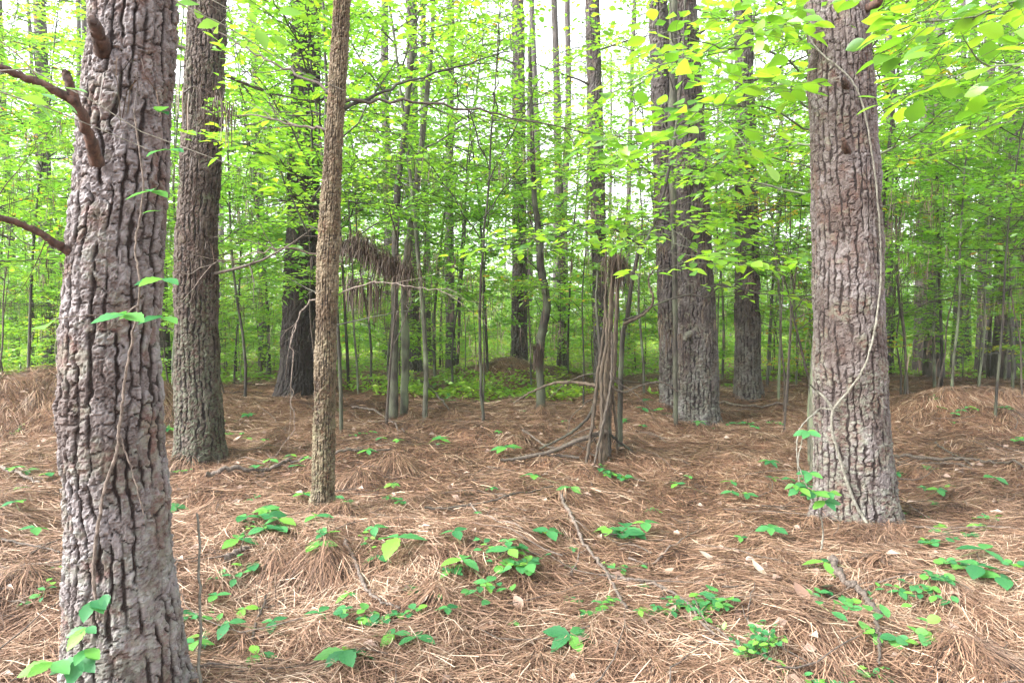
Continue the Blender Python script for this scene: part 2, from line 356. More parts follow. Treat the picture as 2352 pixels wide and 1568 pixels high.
# straw that fell over stubs and tussocks and hangs down round them like thatch
def thatch(cx, cyy, hh, rad, n, r, wd_=.0034, arc=None):
    a0 = r.normal(-math.pi/2, .7); an = np.where(r.random(n) < .75, r.normal(a0, .75, n), r.random(n)*6.28)
    z0 = hh*r.uniform(.25, 1.05, n); r0_ = rad*.75*r.random(n)**.8; an2 = an+r.normal(0, .55, n); rad = rad*r.uniform(.5, 1.15, n)
    tt = np.clip(r.normal(.42, .22, n), 0, 1); V = np.zeros((n, 4, 2, 3))
    for s_ in range(4):
        t = s_/3; rr_ = r0_+rad*.75*t**.8
        px_, py_ = cx+np.cos(an)*r0_+np.cos(an2)*(rr_-r0_), cyy+np.sin(an)*r0_+np.sin(an2)*(rr_-r0_)
        z = hgt(px_, py_)+z0*(1-t**1.7)*(1-.6*np.minimum(1, r0_/rad/1.2))+.012
        for q, sg in ((0, -1), (1, 1)):
            V[:, s_, q, 0] = px_-np.sin(an2)*wd_*.5*sg; V[:, s_, q, 1] = py_+np.cos(an2)*wd_*.5*sg; V[:, s_, q, 2] = z
    b = np.arange(n)[:, None]*8; s_ = np.arange(3)[None, :]*2
    return V.reshape(-1, 3), np.stack([b+s_, b+s_+1, b+s_+3, b+s_+2], -1).reshape(-1, 4), np.repeat(tt, 8)
r = np.random.default_rng(31)
for px, py, rr_ in [(462, 1080, .24), (742, 1190, .11), (1602, 982, .33), (1720, 922, .25), (1975, 1232, .30), (676, 916, .38), (1543, 940, .22), (1243, 950, .1), (916, 970, .16)]:
    g = ground_at(px, py)
    for q in range(14):
        an_ = r.random()*6.28; V, Q, A = thatch(g[0]+math.cos(an_)*rr_, g[1]+rr_*.7+math.sin(an_)*rr_, r.uniform(.05, .13), .2, 90, r); a.add(V, Q, a=A)
for px, py, hh, rad, n in [(905, 1075, .20, .28, 700), (830, 1100, .14, .24, 500), (745, 1290, .16, .30, 900), (640, 1300, .12, .28, 700), (870, 1300, .10, .22, 500), (1010, 1380, .12, .26, 800), (445, 1075, .22, .26, 500), (800, 1190, .15, .24, 600),
    (1500, 1560, .10, .25, 700), (1230, 1540, .10, .24, 600), (1860, 1215, .12, .25, 500), (2080, 1230, .10, .2, 400), (1040, 955, .18, .28, 400), (1240, 955, .2, .3, 500), (1640, 1040, .12, .22, 300), (2200, 1500, .12, .3, 800), (330, 1560, .14, .3, 800), (60, 1340, .14, .3, 700), (560, 1500, .12, .28, 700), (1600, 990, .14, .3, 400), (1900, 1560, .1, .28, 700)]:
    g = ground_at(px, py); V, Q, A = thatch(g[0], g[1], hh*.85, rad*1.05, int(n*.75), r); a.add(V, Q, a=A)
for k in range(60):
    y = (2.2**1.5+(11**1.5-2.2**1.5)*r.random())**(1/1.5); x = (r.random()*2-1)*.8*y; V, Q, A = thatch(x, y, r.uniform(.03, .11), r.uniform(.16, .28), 200, r, .0030+.0003*y); a.add(V, Q, a=A)
link("pine_straw", a.mesh("pine_straw", M_straw, smooth=False), label="layer of fallen reddish brown pine needles", cat="pine straw", kind="stuff")

# ------------------------------------------------------------------ bark on trunks
def worley(U, V, nu, s, jit=.9):
    ui, vi = np.floor(U), np.floor(V)
    f1 = np.full(U.shape, 9.); f2 = np.full(U.shape, 9.); cid = np.zeros(U.shape)
    for du in (-1, 0, 1):
        for dv in (-1, 0, 1):
            a_, b_ = ui+du, vi+dv; am = np.mod(a_, nu)
            cx = a_+.5+jit*(hsh(am, b_, 1, s)-.5); cyy = b_+.5+jit*(hsh(am, b_, 2, s)-.5)
            d = np.hypot(U-cx, V-cyy)
            m1 = d < f1; f2 = np.where(m1, f1, np.minimum(f2, d)); cid = np.where(m1, hsh(am, b_, 3, s), cid); f1 = np.where(m1, d, f1)
    return f1, f2, cid
def bark_trunk(name, zk, xk, yk, rk, res, ztop_fine, ztop, mat, kind="pine", seed=0, zbot=None, cell=(.05, .10), depth=.017):
    zk, xk, yk, rk = map(np.asarray, (zk, xk, yk, rk))
    zb = zk[0] if zbot is None else zbot
    fine = np.arange(zb, ztop_fine, res*1.15); coarse = []; z = fine[-1]; st = res
    while z < ztop: st *= 1.15; z += min(st, .5); coarse.append(z)
    zz = np.concatenate([fine, coarse])
    # extrapolate above the last key with the upper lean and a slow taper
    k = (xk[-1]-xk[-2])/(zk[-1]-zk[-2])*.5; ky = (yk[-1]-yk[-2])/(zk[-1]-zk[-2])*.5
    zc = np.concatenate([zk, [ztop+.5]]); H = ztop+.5-zk[-1]
    xc = np.concatenate([xk, [xk[-1]+k*H]]); yc = np.concatenate([yk, [yk[-1]+ky*H]]); rc = np.concatenate([rk, [rk[-1]*.45]])
    def sint(q):
        v = np.interp(zz, zc, q)
        ker = np.ones(9)/9; p = np.pad(v, 4, mode='edge'); return np.convolve(p, ker, 'valid') if len(v) > 20 else v
    X, Y, R = sint(xc), sint(yc), np.interp(zz, zc, rc)
    rm = float(np.mean(rk)); n = max(14, int(2*math.pi*rm/res))
    th = np.linspace(0, 2*math.pi, n, endpoint=False)
    TH, ZZ = np.meshgrid(th, zz)
    cxn, syn = np.cos(TH)*rm, np.sin(TH)*rm
    nu = max(4, round(2*math.pi*rm/cell[0]))
    a1 = noise3(cxn*5, syn*5, ZZ*3.2, seed)-.5; a2 = noise3(cxn*16, syn*16, ZZ*11, seed+1)-.5
    a3 = noise3(cxn*42, syn*42, ZZ*34, seed+2)-.5; b2 = noise3(cxn*15+9, syn*15, ZZ*9+5, seed+3)-.5; b3 = noise3(cxn*48+3, syn*48, ZZ*24, seed+4)-.5
    U = TH/(2*math.pi)*nu+a1*.9+a2*.55+a3*.38
    col = np.floor(U); fu = U-col; cm = np.mod(col, nu); eid = np.mod(np.round(U), nu)
    V = ZZ/cell[1]*(.75+.5*hsh(cm, 0, 5, seed))+hsh(cm, 0, 6, seed)*9+b2*.55+b3*.35+(fu-.5)*(hsh(cm, np.floor(ZZ/cell[1]), 8, seed)-.5)*1.2
    row = np.floor(V); fv = V-row; rid = np.round(V)
    t0 = noise3(cxn*20, syn*20, ZZ*13, seed+31)*.55+noise3(cxn*50, syn*50, ZZ*38, seed+33)*.33+noise3(cxn*110, syn*110, ZZ*80, seed+35)*.12
    du = np.minimum(fu, 1-fu)+(t0-.5)*.22; dv = (t0-.5)*.2+ np.minimum(fv, 1-fv)*cell[1]/cell[0]
    sv = sstep(.22, .5, noise2(eid*7.3+seed, ZZ/cell[1]*.55+a2*.8, seed+9)); sh = sstep(.15, .5, hsh(cm, rid, 7, seed))
    wv = .12+.19*noise2(eid*3.1, ZZ/cell[1]*.8, seed+10)
    furrow = np.maximum((1-sstep(.25, 1, du/wv))*(.35+.65*sv), (1-sstep(.2, 1, dv/.12))*sh*.85)
    plate = 1-furrow
    cid = hsh(cm, row, 3, seed)
    t1 = np.clip((t0-.25)*2, 0, 1)*5; fl = np.floor(t1); terr = (fl+sstep(.8, 1., t1-fl))/5      # loose scales lying on each other
    U2 = U*2.1+cid*3+a3*.25+b3*.2; c2 = np.floor(U2); V2 = V*2.7+hsh(np.mod(c2, 997), row, 12, seed)*5+a3*.35+(U2-c2-.5)*.5; r2 = np.floor(V2)
    flk = hsh(np.mod(c2, 997), r2, 13, seed); e2 = np.minimum(np.minimum(U2-c2, c2+1-U2), np.minimum(V2-r2, r2+1-V2)*.8)
    # the seam where the trunk's angle wraps keeps its cells whole
    flk = np.where(sstep(0, .10, e2) > .5, flk, flk*.35); terr = .62*flk+.38*terr
    lump = noise3(cxn*5, syn*5, ZZ*3.5, seed+41)-.5
    fn = noise3(cxn*100, syn*100, ZZ*75, seed+51)-.5
    flake = 1-np.abs(t1-fl-.75)*1.2; gid = terr
    D = depth*(plate*(.48+.42*cid)+(.35+.65*plate)*(terr-.5)*.95+fn*.18)+lump*.03*min(1, rm/.2)-depth*.8
    fade = 1-sstep(ztop_fine-.2, ztop_fine+.6, ZZ)*.7
    RR = R[:, None]*(1+.03*np.sin(TH*2+seed)+.02*np.sin(TH*3+ZZ*.5)) + D*fade
    # buttress flutes at the foot
    ft = 1-sstep(0, .5, ZZ-zk[0]); RR = RR*(1+.10*(1-sstep(-.05, .28, ZZ-zk[0])))
    RR = RR+ft*.05*rm/.2*(np.sin(TH*5+seed*1.7)*.5+noise3(cxn*7, syn*7, ZZ*0, seed+3)-.3)
    P = np.stack([X[:, None]+np.cos(TH)*RR, Y[:, None]+np.sin(TH)*RR, ZZ], -1)
    m = len(zz); i = np.arange(m-1)[:, None]*n; j = np.arange(n)[None, :]; k2 = (j+1) % n
    Q = np.stack([i+j, i+k2, i+n+k2, i+n+j], -1).reshape(-1, 4)
    lich = noise3(cxn*6+3, syn*6, ZZ*2.5, seed+61)*.6+.7*(1-sstep(0, 2.4, ZZ-zk[0]))
    C = np.stack([plate, np.clip(.3*cid+.7*gid, 0, 1), lich], -1).reshape(-1, 3)
    return mesh(name, P.reshape(-1, 3), Q, None, mat, {"bark": C}, smooth=False)

def px_keys(keys, d, base_flare=True):
    """keys: (px centre, py, half width px) from the foot up, at distance d -> z, x, y, r"""
    z, x, y, r = [], [], [], []
    for (px, py, hw) in keys:
        p = at(px, py, d); z.append(p[2]); x.append(p[0]); y.append(d); r.append(hw/F*d)
    return z, x, y, r
def tree_root(name, x, y, label, cat="tree", group=None):
    return link(name, None, loc=(x, y, float(hgt(x, y))), label=label, cat=cat, group=group)
def child(o, root):
    """parent keeping world coordinates of the child's mesh"""
    o.parent = root; o.location = -root.location; return o

# bare limb with forks
def bare_limb(acc, p0, d0, L, r0, depth=0, r=rng, droop=0., nseg=9, maxd=2, child_n=4, curl=.35):
    d = nrm(d0); P = [np.array(p0, float)]
    for s_ in range(nseg):
        d = nrm(d+r.normal(0, curl/nseg*1.6, 3)+np.array([0, 0, -droop/nseg])); P.append(P[-1]+d*L/nseg)
    P = np.array(P); R = np.linspace(r0, r0*.25, len(P))
    V, Q = tube(P, R, 6 if depth == 0 else (4 if depth == 1 else 3)); acc.add(V, Q)
    if depth < maxd:
        for c in range(child_n):
            k = r.integers(2, nseg); t = P[k]-P[k-1]
            s_ = nrm(nrm(t)+r.normal(0, .75, 3)); bare_limb(acc, P[k], s_, L*r.uniform(.25, .55), R[k]*.55, depth+1, r, droop, max(4, nseg-3), maxd, max(2, child_n-1), curl)
    return P

PINE = {}
def big_pine(key, name, keys, mat, res, label, d=None, seed=1, cell=(.05, .10), depth=.017, zvis=None, ztop=17, group=None):
    fx, fy, fw = keys[0]
    if d is None: d = float(ground_at(fx, fy)[1])+keys[0][2]/F*3
    z, x, y, r = px_keys(keys, d)
    gz = float(hgt(x[0], d))
    if z[0] > gz: z[0] = gz
    root = tree_root(name, x[0], d, label, group=group)
    zvis = zvis or (CAM_H+.50*d+.3)
    zb = gz-.18
    zk = [zb]+[max(z[0], zb+.05)]+z[1:]; xk = [x[0]]+x; yk = [d]*len(zk); rk = [r[0]*1.12]+r
    me = bark_trunk("trunk", zk, xk, yk, rk, res, zvis, ztop, mat, seed=seed, cell=cell, depth=depth)
    o = link("trunk", me); child(o, root)
    PINE[key] = dict(root=root, d=d, z=z, x=x, r=r)
    return root
def on_trunk(key, px, py, out=0.0):
    """point on the camera side of a trunk's surface under a pixel"""
    q = PINE[key]; d = q['d']; p = at(px, py, d)
    cx = float(np.interp(p[2], q['z'], q['x'])); rr = float(np.interp(p[2], q['z'], q['r']))
    # the pixel seen on the front surface
    dd = d
    for _ in range(4):
        p = at(px, py, dd); off = max(-.98*rr, min(.98*rr, p[0]-cx)); dd = d-math.sqrt(rr*rr-off*off)-out
    p[0] = cx+off*(1+out/rr); return p

big_pine('A', "pine_tree", [(290, 1700, 155), (286, 1568, 138), (274, 1250, 116), (258, 1000, 108), (252, 780, 103), (262, 560, 101), (278, 400, 98), (294, 200, 94), (302, 0, 90)],
         B_grey, .0062, "closest pine trunk, grey flaky bark and reddish snapped limbs on its left side", d=2.55, seed=3, cell=(.046, .058), depth=.0165)
big_pine('B', "pine_tree", [(462, 1072, 57), (458, 980, 53), (452, 850, 49), (450, 600, 46), (458, 400, 43), (470, 200, 41), (476, 0, 40)],
         B_brown, .010, "brown barked pine just behind the closest pine, green lichen patch near its foot", seed=8, cell=(.052, .075), depth=.020)
big_pine('C', "pine_tree", [(676, 912, 48), (684, 850, 42), (690, 700, 40), (696, 500, 36), (702, 250, 33), (705, 0, 31)],
         B_dark, .018, "almost black pine trunk standing behind the thin corky barked tree", seed=12, cell=(.06, .16), depth=.022)
big_pine('D', "corky_tree", [(742, 1185, 34), (742, 1130, 27), (746, 900, 26), (752, 600, 26), (768, 300, 22), (786, 0, 19)],
         B_cork, .0075, "slender tree with tan corky bark leaning slightly right", seed=17, cell=(.020, .028), depth=.014, ztop=9)
big_pine('E', "pine_tree", [(1602, 975, 56), (1600, 930, 49), (1598, 780, 47), (1592, 600, 42), (1580, 300, 36), (1568, 0, 30)],
         B_mid, .014, "thick pine in front of its twin, with two knots on its trunk", seed=21, cell=(.055, .10), depth=.022)
big_pine('F', "pine_tree", [(1543, 935, 30), (1540, 850, 26), (1532, 600, 26), (1522, 300, 24), (1510, 0, 22)],
         B_mid, .018, "darker pine half hidden behind the left edge of the thick knotted pine", seed=24, cell=(.055, .10), depth=.02)
big_pine('G', "pine_tree", [(1720, 918, 34), (1718, 850, 29), (1716, 600, 26), (1712, 300, 22), (1706, 0, 19)],
         B_mid, .018, "straight pine between the twin pines and the big right hand pine", seed=27, cell=(.055, .12), depth=.02)
big_pine('H', "pine_tree", [(1975, 1215, 97), (1967, 1130, 86), (1958, 1000, 80), (1953, 850, 77), (1948, 650, 75), (1944, 500, 73), (1936, 300, 69), (1922, 0, 64)],
         B_red, .0078, "big reddish grey pine wrapped by a pale vine, broken stub high on its trunk", seed=33, cell=(.050, .060), depth=.0155)
big_pine('I', "pine_tree", [(1193, 858, 24), (1193, 800, 20), (1193, 600, 18), (1192, 300, 16), (1190, 0, 14)],
         B_mid, .022, "grey pine behind the middle straw mound, left of the crooked sapling", seed=36, cell=(.06, .12), depth=.018, d=16.5)
big_pine('J', "pine_tree", [(1384, 925, 20), (1382, 850, 18), (1376, 600, 17), (1368, 300, 17), (1360, 0, 16)],
         B_mid, .02, "dark trunked pine directly behind the tangled clump of broken stems", seed=39, cell=(.06, .12), depth=.018, d=12.5)
big_pine('K', "pine_tree", [(952, 850, 20), (950, 780, 17), (950, 600, 15), (948, 300, 13), (945, 0, 12)],
         B_mid, .024, "pine close behind the two dark green saplings", seed=44, d=17.5, cell=(.06, .12), depth=.018)

# ------------------------------------------------------------------ leaf shapes
def leaf_cloud(P, D, Nn, L, Wd, acc, tint, fold=.18):
    """many simple leaves: 4 points, 2 triangles each"""
    P = np.asarray(P); n = len(P)
    if n == 0: return
    D = nrm(D); Sd = nrm(np.cross(Nn, D)); U = np.cross(D, Sd)
    L = np.broadcast_to(L, (n,))[:, None]; Wd = np.broadcast_to(Wd, (n,))[:, None]
    V = np.stack([P, P+D*L*.48-Sd*Wd*.5+U*Wd*fold, P+D*L, P+D*L*.48+Sd*Wd*.5+U*Wd*fold], 1)
    b = np.arange(n)*4
    T = np.concatenate([np.stack([b, b+2, b+1], 1), np.stack([b, b+3, b+2], 1)])
    acc.add(V.reshape(-1, 3), None, T, np.repeat(np.broadcast_to(tint, (n,)), 4))
def leaf_mesh(name, mat, shape, L=1.0, curl=.12):
    """one leaf with outline SHAPE [(t, half width)], folded along its midrib and drooping, along +X, normal +Z"""
    V, Q, T = [], [], []
    for t, hw in shape:
        z = -curl*t*t*L
        V += [(t*L, -hw*L, z+hw*L*.22), (t*L, 0, z), (t*L, hw*L, z+hw*L*.22)]
    for k in range(len(shape)-1):
        b = k*3; Q += [(b, b+3, b+4, b+1), (b+1, b+4, b+5, b+2)]
    return mesh(name, V, Q, None, mat)
OVAL = [(0, .01), (.12, .16), (.30, .27), (.5, .30), (.7, .24), (.87, .12), (1, .005)]
OBOV = [(0, .01), (.2, .10), (.42, .23), (.62, .33), (.8, .30), (.93, .15), (1, .01)]
TOOTH = [(0, .01), (.14, .12), (.30, .24), (.36, .21), (.5, .29), (.56, .25), (.68, .24), (.73, .18), (.85, .13), (1, .005)]
NARROW = [(0, .01), (.2, .10), (.45, .17), (.7, .13), (1, .004)]
ROUND = [(0, .04), (.1, .24), (.3, .38), (.5, .42), (.72, .36), (.9, .20), (1, .01)]

# ------------------------------------------------------------------ broadleaf crowns
def spray(acc_w, acc_l, p0, d0, L, r, leafL=.075, tint=.5, r0=.006, flat=.9, twigs=None, step=.045, leaves_out=None, detail=1):
    """a limb with twigs left and right in a mostly level plane, leaves alternating along each"""
    d = nrm(d0); ns = max(5, int(L/.16)); P = [np.array(p0, float)]
    for k in range(ns):
        d = d+r.normal(0, .10, 3); d[2] = d[2]*.93-.004; d = nrm(d); P.append(P[-1]+d*L/ns)
    P = np.array(P)
    if acc_w is not None:
        V, Q = tube(P, np.linspace(r0, r0*.22, len(P)), 5 if detail else 3); acc_w.add(V, Q)
    Lp, Ld = [], []
    side = 1
    ntw = twigs or max(5, int(L/.105))
    for k in range(ntw):
        t = .22+.78*(k+.5*r.random())/ntw; idx = t*ns; i0 = min(int(idx), ns-1); q = P[i0]+(P[i0+1]-P[i0])*(idx-i0)
        dm = nrm(P[i0+1]-P[i0]); sidev = nrm(np.cross(dm, [0, 0, 1.])); side = -side
        td = nrm(dm*.75+sidev*side*r.uniform(.6, 1.1)+np.array([0, 0, r.normal(.02, .10)]))
        tl = L*.42*(1.15-t)*r.uniform(.7, 1.3)+.06
        m = max(2, int(tl/step)); tp = [q]; dd = td.copy()
        for s_ in range(m):
            dd = nrm(dd+r.normal(0, .08, 3)+np.array([0, 0, -.015])); tp.append(tp[-1]+dd*tl/m)
        tp = np.array(tp)
        if acc_w is not None:
            sub = tp[::max(1, m//3)]
            if len(sub) < 2: sub = tp[[0, -1]]
            V, Q = tube(sub, np.linspace(r0*.45, r0*.18, len(sub)), 3); acc_w.add(V, Q)
        s2 = 1
        for s_ in range(1, m+1):
            s2 = -s2; dm2 = nrm(tp[s_]-tp[s_-1]); sv = nrm(np.cross(dm2, [0, 0, 1.]))
            ld = dm2*(.55 if s_ < m else 1.2)+sv*s2*(.85 if s_ < m else .1)+np.array([0, 0, r.normal(-.12, .16)])
            Lp.append(tp[s_]); Ld.append(ld)
    if not Lp: return P
    Lp = np.array(Lp); Ld = nrm(Ld); n = len(Lp)
    up = nrm(np.array([0, 0, 1.])[None]*flat+r.normal(0, .28, (n, 3)))
    up = nrm(up-Ld*(up*Ld).sum(1, keepdims=True))
    LL = leafL*r.uniform(.6, 1.2, n)
    if leaves_out is not None:
        leaves_out.append((Lp, Ld, up, LL))
    else:
        tt = np.clip(tint+r.normal(0, .16, n), 0, .88); tt = np.where(r.random(n) < .0025, .99, tt)
        leaf_cloud(Lp, Ld, up, LL, LL*.60, acc_l, tt)
    return P

def understorey_template(seed, H, z0, nl, rad, leafL, r0, mat, lean=.1, tint=.5, wob=.05, step=.042, dead=2):
    """trunk+limbs mesh and crown mesh of a slender broadleaf tree with its foot at the origin"""
    r = np.random.default_rng(seed)
    la = r.random()*6.28; nseg = 14
    P = np.array([[math.cos(la)*lean*H*t**1.5, math.sin(la)*lean*H*t**1.5, H*t-.1*(t == 0)] for t in np.linspace(0, 1, nseg)]); P = crook(P, wob, r); P[0, :2] = 0
    wd, lf = Acc(), Acc()
    V, Q = tube(P, r0*.62*(1-.82*np.linspace(0, 1, nseg)), 8); wd.add(V, Q)
    for k in range(nl):
        t = (z0+(H*.97-z0)*((k+r.random())/nl))/H; i0 = min(int(t*(nseg-1)), nseg-2); f = t*(nseg-1)-i0; q = P[i0]*(1-f)+P[i0+1]*f
        az = k*2.4+r.normal(0, .4); Lr = rad*(1.15-.75*max(0, (t-.35)/.65))*r.uniform(.6, 1.15)
        d = np.array([math.cos(az), math.sin(az), r.uniform(.12, .55)])
        spray(wd, lf, q, d, Lr, r, leafL*1.18, tint+r.normal(0, .07), r0=max(.006, r0*.25), step=step)
    for k in range(dead):
        q = P[r.integers(2, 8)]; bare_limb(wd, q, [r.normal(), r.normal(), .35], rad*.6, r0*.2, 1, r, 0, 6, 2, 3)
    return wd.mesh("trunk_and_limbs", mat), lf.mesh("crown", M_leaf, smooth=False)
TPL_MID = [understorey_template(100+k, H, z0, nl, rad, lL, r0, mt, tint=tn) for k, (H, z0, nl, rad, lL, r0, mt, tn) in enumerate([
    (6.5, 1.9, 22, 1.9, .085, .040, B_sap, .55), (7.5, 2.4, 24, 2.1, .080, .045, B_sapd, .62), (5.5, 1.5, 20, 1.7, .090, .030, B_sap, .70),
    (8.0, 2.8, 24, 2.2, .085, .055, B_sap, .48), (4.5, 1.2, 18, 1.5, .080, .024, B_sapd, .60), (6.0, 1.7, 22, 1.8, .095, .035, B_sapd, .45)])]
TPL_FAR = [understorey_template(200+k, H, z0, nl, rad, lL, r0, mt, tint=tn, step=.075, dead=1) for k, (H, z0, nl, rad, lL, r0, mt, tn) in enumerate([
    (6.0, .6, 24, 2.0, .12, .026, B_sapd, .60), (5.0, .4, 22, 1.9, .12, .022, B_sap, .68), (7.0, .9, 26, 2.2, .13, .030, B_sap, .52), (4.0, .3, 20, 1.7, .11, .018, B_sap, .74), (8., 1.2, 28, 2.3, .13, .036, B_sapd, .58)])]
def plant_tree(tpl, x, y, rz, sc, name, label, group=None, cat="tree"):
    root = link(name, None, loc=(x, y, float(hgt(x, y))), label=label, cat=cat, group=group)
    root.rotation_euler = (0, 0, rz); root.scale = (sc, sc, sc)
    link("trunk", tpl[0], root); c = link("crown", tpl[1], root); c["kind"] = "stuff"
    return root

LAND = [(270, "the closest pine"), (455, "the brown pine"), (680, "the black pine"), (765, "the corky tree"), (920, "the two dark saplings"), (1193, "the grey pine"), (1390, "the tangled clump"), (1600, "the knotted pine"), (1718, "the straight pine"), (1955, "the vine wrapped pine"), (2230, "the right hand mound")]
def where(x, y, steps):
    px = 1176+x/y*F; lp, nm = min(LAND, key=lambda q: abs(q[0]-px)); dx = px-lp
    if px < 60: pos = "at the left edge"
    elif px > 2330: pos = "at the right edge"
    else: pos = ("behind " if abs(dx) < 38 else ("left of " if dx < 0 else "right of "))+nm
    for lim, wd in steps:
        if y < lim: return pos, wd
    return pos, steps[-1][1]
# trees one can tell apart in the middle distance: (px of the foot, distance, template, scale, turn, name, label)
MID = [
    (395, 10.0, 0, 1.0, .4, "sapling", "greenish sapling stem seen between the closest pine and the brown pine"),
    (536, 13.0, 4, 1.3, 1.4, "sapling", "thin straight sapling midway between the brown pine and the black pine"),
    (612, 15.5, 3, 1.1, 2.0, "sapling", "grey understorey tree just left of the black pine trunk"),
    (782, 8.2, 1, .85, 4.3, "sapling", "mossy sapling right behind the corky tree's right edge"),
    (822, 11.2, 2, 1.1, 3.3, "sapling", "slim sapling under the drooping straw bundle, left of the two dark stems"),
    (850, 12.4, 5, 1.1, 5.2, "sapling", "slim dark sapling under the drooping straw bundle, right one of its pair"),
    (1305, 15.0, 1, 1.0, 1.1, "sapling", "slim tree between the crooked sapling and the tangled clump"),
    (1480, 11.5, 0, 1.0, 2.9, "sapling", "young tree between the tangled clump and the twin pines"),
    (1868, 7.0, 3, .95, 3.3, "sapling", "thin greenish tree half hidden at the left edge of the vine wrapped pine"),
    (2188, 9.2, 2, 1.0, 5.8, "sapling", "dark thin sapling in front of the right hand straw mound"),
    (2290, 8.4, 4, 1.15, .9, "sapling", "small sapling on the near side of the right hand straw mound"),
    (2330, 12.0, 0, 1.1, 2.2, "young_tree", "young leafy tree at the right edge beyond the straw mound"),
    (2080, 11.0, 5, 1.1, 4.0, "young_tree", "leafy young tree close behind the right side of the vine wrapped pine"),
    (60, 10.5, 1, .9, .6, "young_tree", "young tree at the left edge behind the left hand straw mound"),
    (-120, 7.5, 5, 1.0, 3.9, "young_tree", "leafy young tree reaching in from the left edge behind the closest pine"),
    (150, 13.5, 3, 1.0, 2.6, "young_tree", "young tree seen just left of the closest pine beyond the mound"),
    (1040, 12.5, 5, 1.1, 1.9, "young_tree", "leafy young tree between the two dark saplings and the grey pine"),
    (1120, 14.2, 1, 1.1, 3.0, "young_tree", "young tree left of the middle straw mound"),
    (1790, 10.5, 2, 1.2, 1.2, "young_tree", "young leafy tree between the straight pine and the vine wrapped pine"),
    (1660, 14.5, 0, 1.15, 5.0, "young_tree", "young tree seen between the knotted pine and the straight pine"),
]
for (px, d, k, sc, rz, nm, lb) in MID:
    x = (px-1176)/F*d; plant_tree(TPL_MID[k], x, d, rz, sc, nm, lb)
r = np.random.default_rng(41)
for k, (px, d, kk) in enumerate([(-60, 9.4, 2), (230, 11.5, 0), (470, 8.6, 4), (800, 11.6, 1), (1110, 10.6, 4), (1000, 14.6, 3), (1340, 10.2, 4), (1520, 14.5, 1), (1640, 11.2, 2), (1830, 13.4, 0), (1960, 9.0, 1), (2150, 12.8, 3), (2250, 10.6, 2), (2420, 8.8, 5), (2400, 12.2, 1), (330, 14.0, 5), (560, 10.4, 5), (890, 13.2, 0), (1220, 13.0, 2), (2040, 14.5, 4), (2310, 14.2, 3), (80, 14.4, 4)]):
    pos, dw = where((px-1176)/F*d, d, [(10, "closest"), (12, "nearer"), (13.5, "middle"), (99, "deeper")])
    plant_tree(TPL_MID[kk], (px-1176)/F*d, d, r.random()*6.28, r.uniform(.85, 1.1), "young_tree", "slender young broadleaf tree %s, in the %s row" % (pos, dw), group="young trees among the nearer pines")
# two saplings out of the frame whose tops reach in
plant_tree(TPL_MID[3], -1.2, 9.3, 1.0, 1.05, "young_tree", "leafy young tree behind the two dark green saplings, its top spreading over them")

TPL_TALL = [understorey_template(270+k, H, z0, nl, rad, lL, r0, B_sapd, tint=tn, step=.075, dead=1) for k, (H, z0, nl, rad, lL, r0, tn) in enumerate([(10., 1.2, 38, 2.6, .15, .05, .50), (12., 2.5, 40, 2.9, .16, .06, .45), (9., .8, 36, 2.4, .15, .045, .58)])]
TPL_HIGH = [understorey_template(285+k, H, z0, nl, rad, lL, r0, B_sapd, tint=tn, step=.05, dead=1) for k, (H, z0, nl, rad, lL, r0, tn) in enumerate([(9., 3.4, 22, 2.3, .11, .05, .55), (10.5, 4.2, 24, 2.5, .11, .06, .62)])]
r = np.random.default_rng(47); hl = []
while len(hl) < 20:
    y = 10+11*r.random(); x = (r.random()*2-1)*(.80*y+1); px = 1176+x/y*F
    if 1210 < px < 1520 or any((x-q[0])**2+(y-q[1])**2 < 3.2 for q in hl) or any((x-q['x'][0])**2+(y-q['d'])**2 < .6 for q in PINE.values()) or 655 < px < 760 or 1090 < px < 1190: continue
    hl.append((x, y)); plant_tree(TPL_HIGH[len(hl) % 2], x, y, r.random()*6.28, r.uniform(.85, 1.1), "young_tree", "tall slender tree with a high leafy crown %s, %s" % where(x, y, [(13, "nearer one"), (17, "middle one"), (99, "farther one")]), group="tall slender broadleaf trees")
TPL_LOW = [understorey_template(290+k, H, z0, nl, rad, lL, r0, B_sap, tint=tn, step=.045, dead=0, wob=.05) for k, (H, z0, nl, rad, lL, r0, tn) in enumerate([(3.6, .5, 30, 1.4, .085, .020, .74), (4.4, .7, 32, 1.5, .09, .024, .66), (2.9, .35, 26, 1.2, .08, .016, .80)])]
r = np.random.default_rng(49); ll = []
while len(ll) < 40:
    y = 11.5+10*r.random(); x = (r.random()*2-1)*(.80*y+1); px = 1176+x/y*F
    if any((x-q[0])**2+(y-q[1])**2 < 1.6 for q in ll) or (y < 14.5 and (950 < px < 1300 or 1560 < px < 1750)) or any((x-q['x'][0])**2+(y-q['d'])**2 < .7 for q in PINE.values()) or 600 < px < 730: continue
    ll.append((x, y)); plant_tree(TPL_LOW[len(ll) % 3], x, y, r.random()*6.28, r.uniform(.8, 1.15), "leafy_sapling", "low bushy sapling %s, %s" % where(x, y, [(13.5, "at the edge of the open straw"), (16, "a little way into the growth"), (18.5, "well into the growth"), (99, "further into the growth")]), group="low bushy saplings")
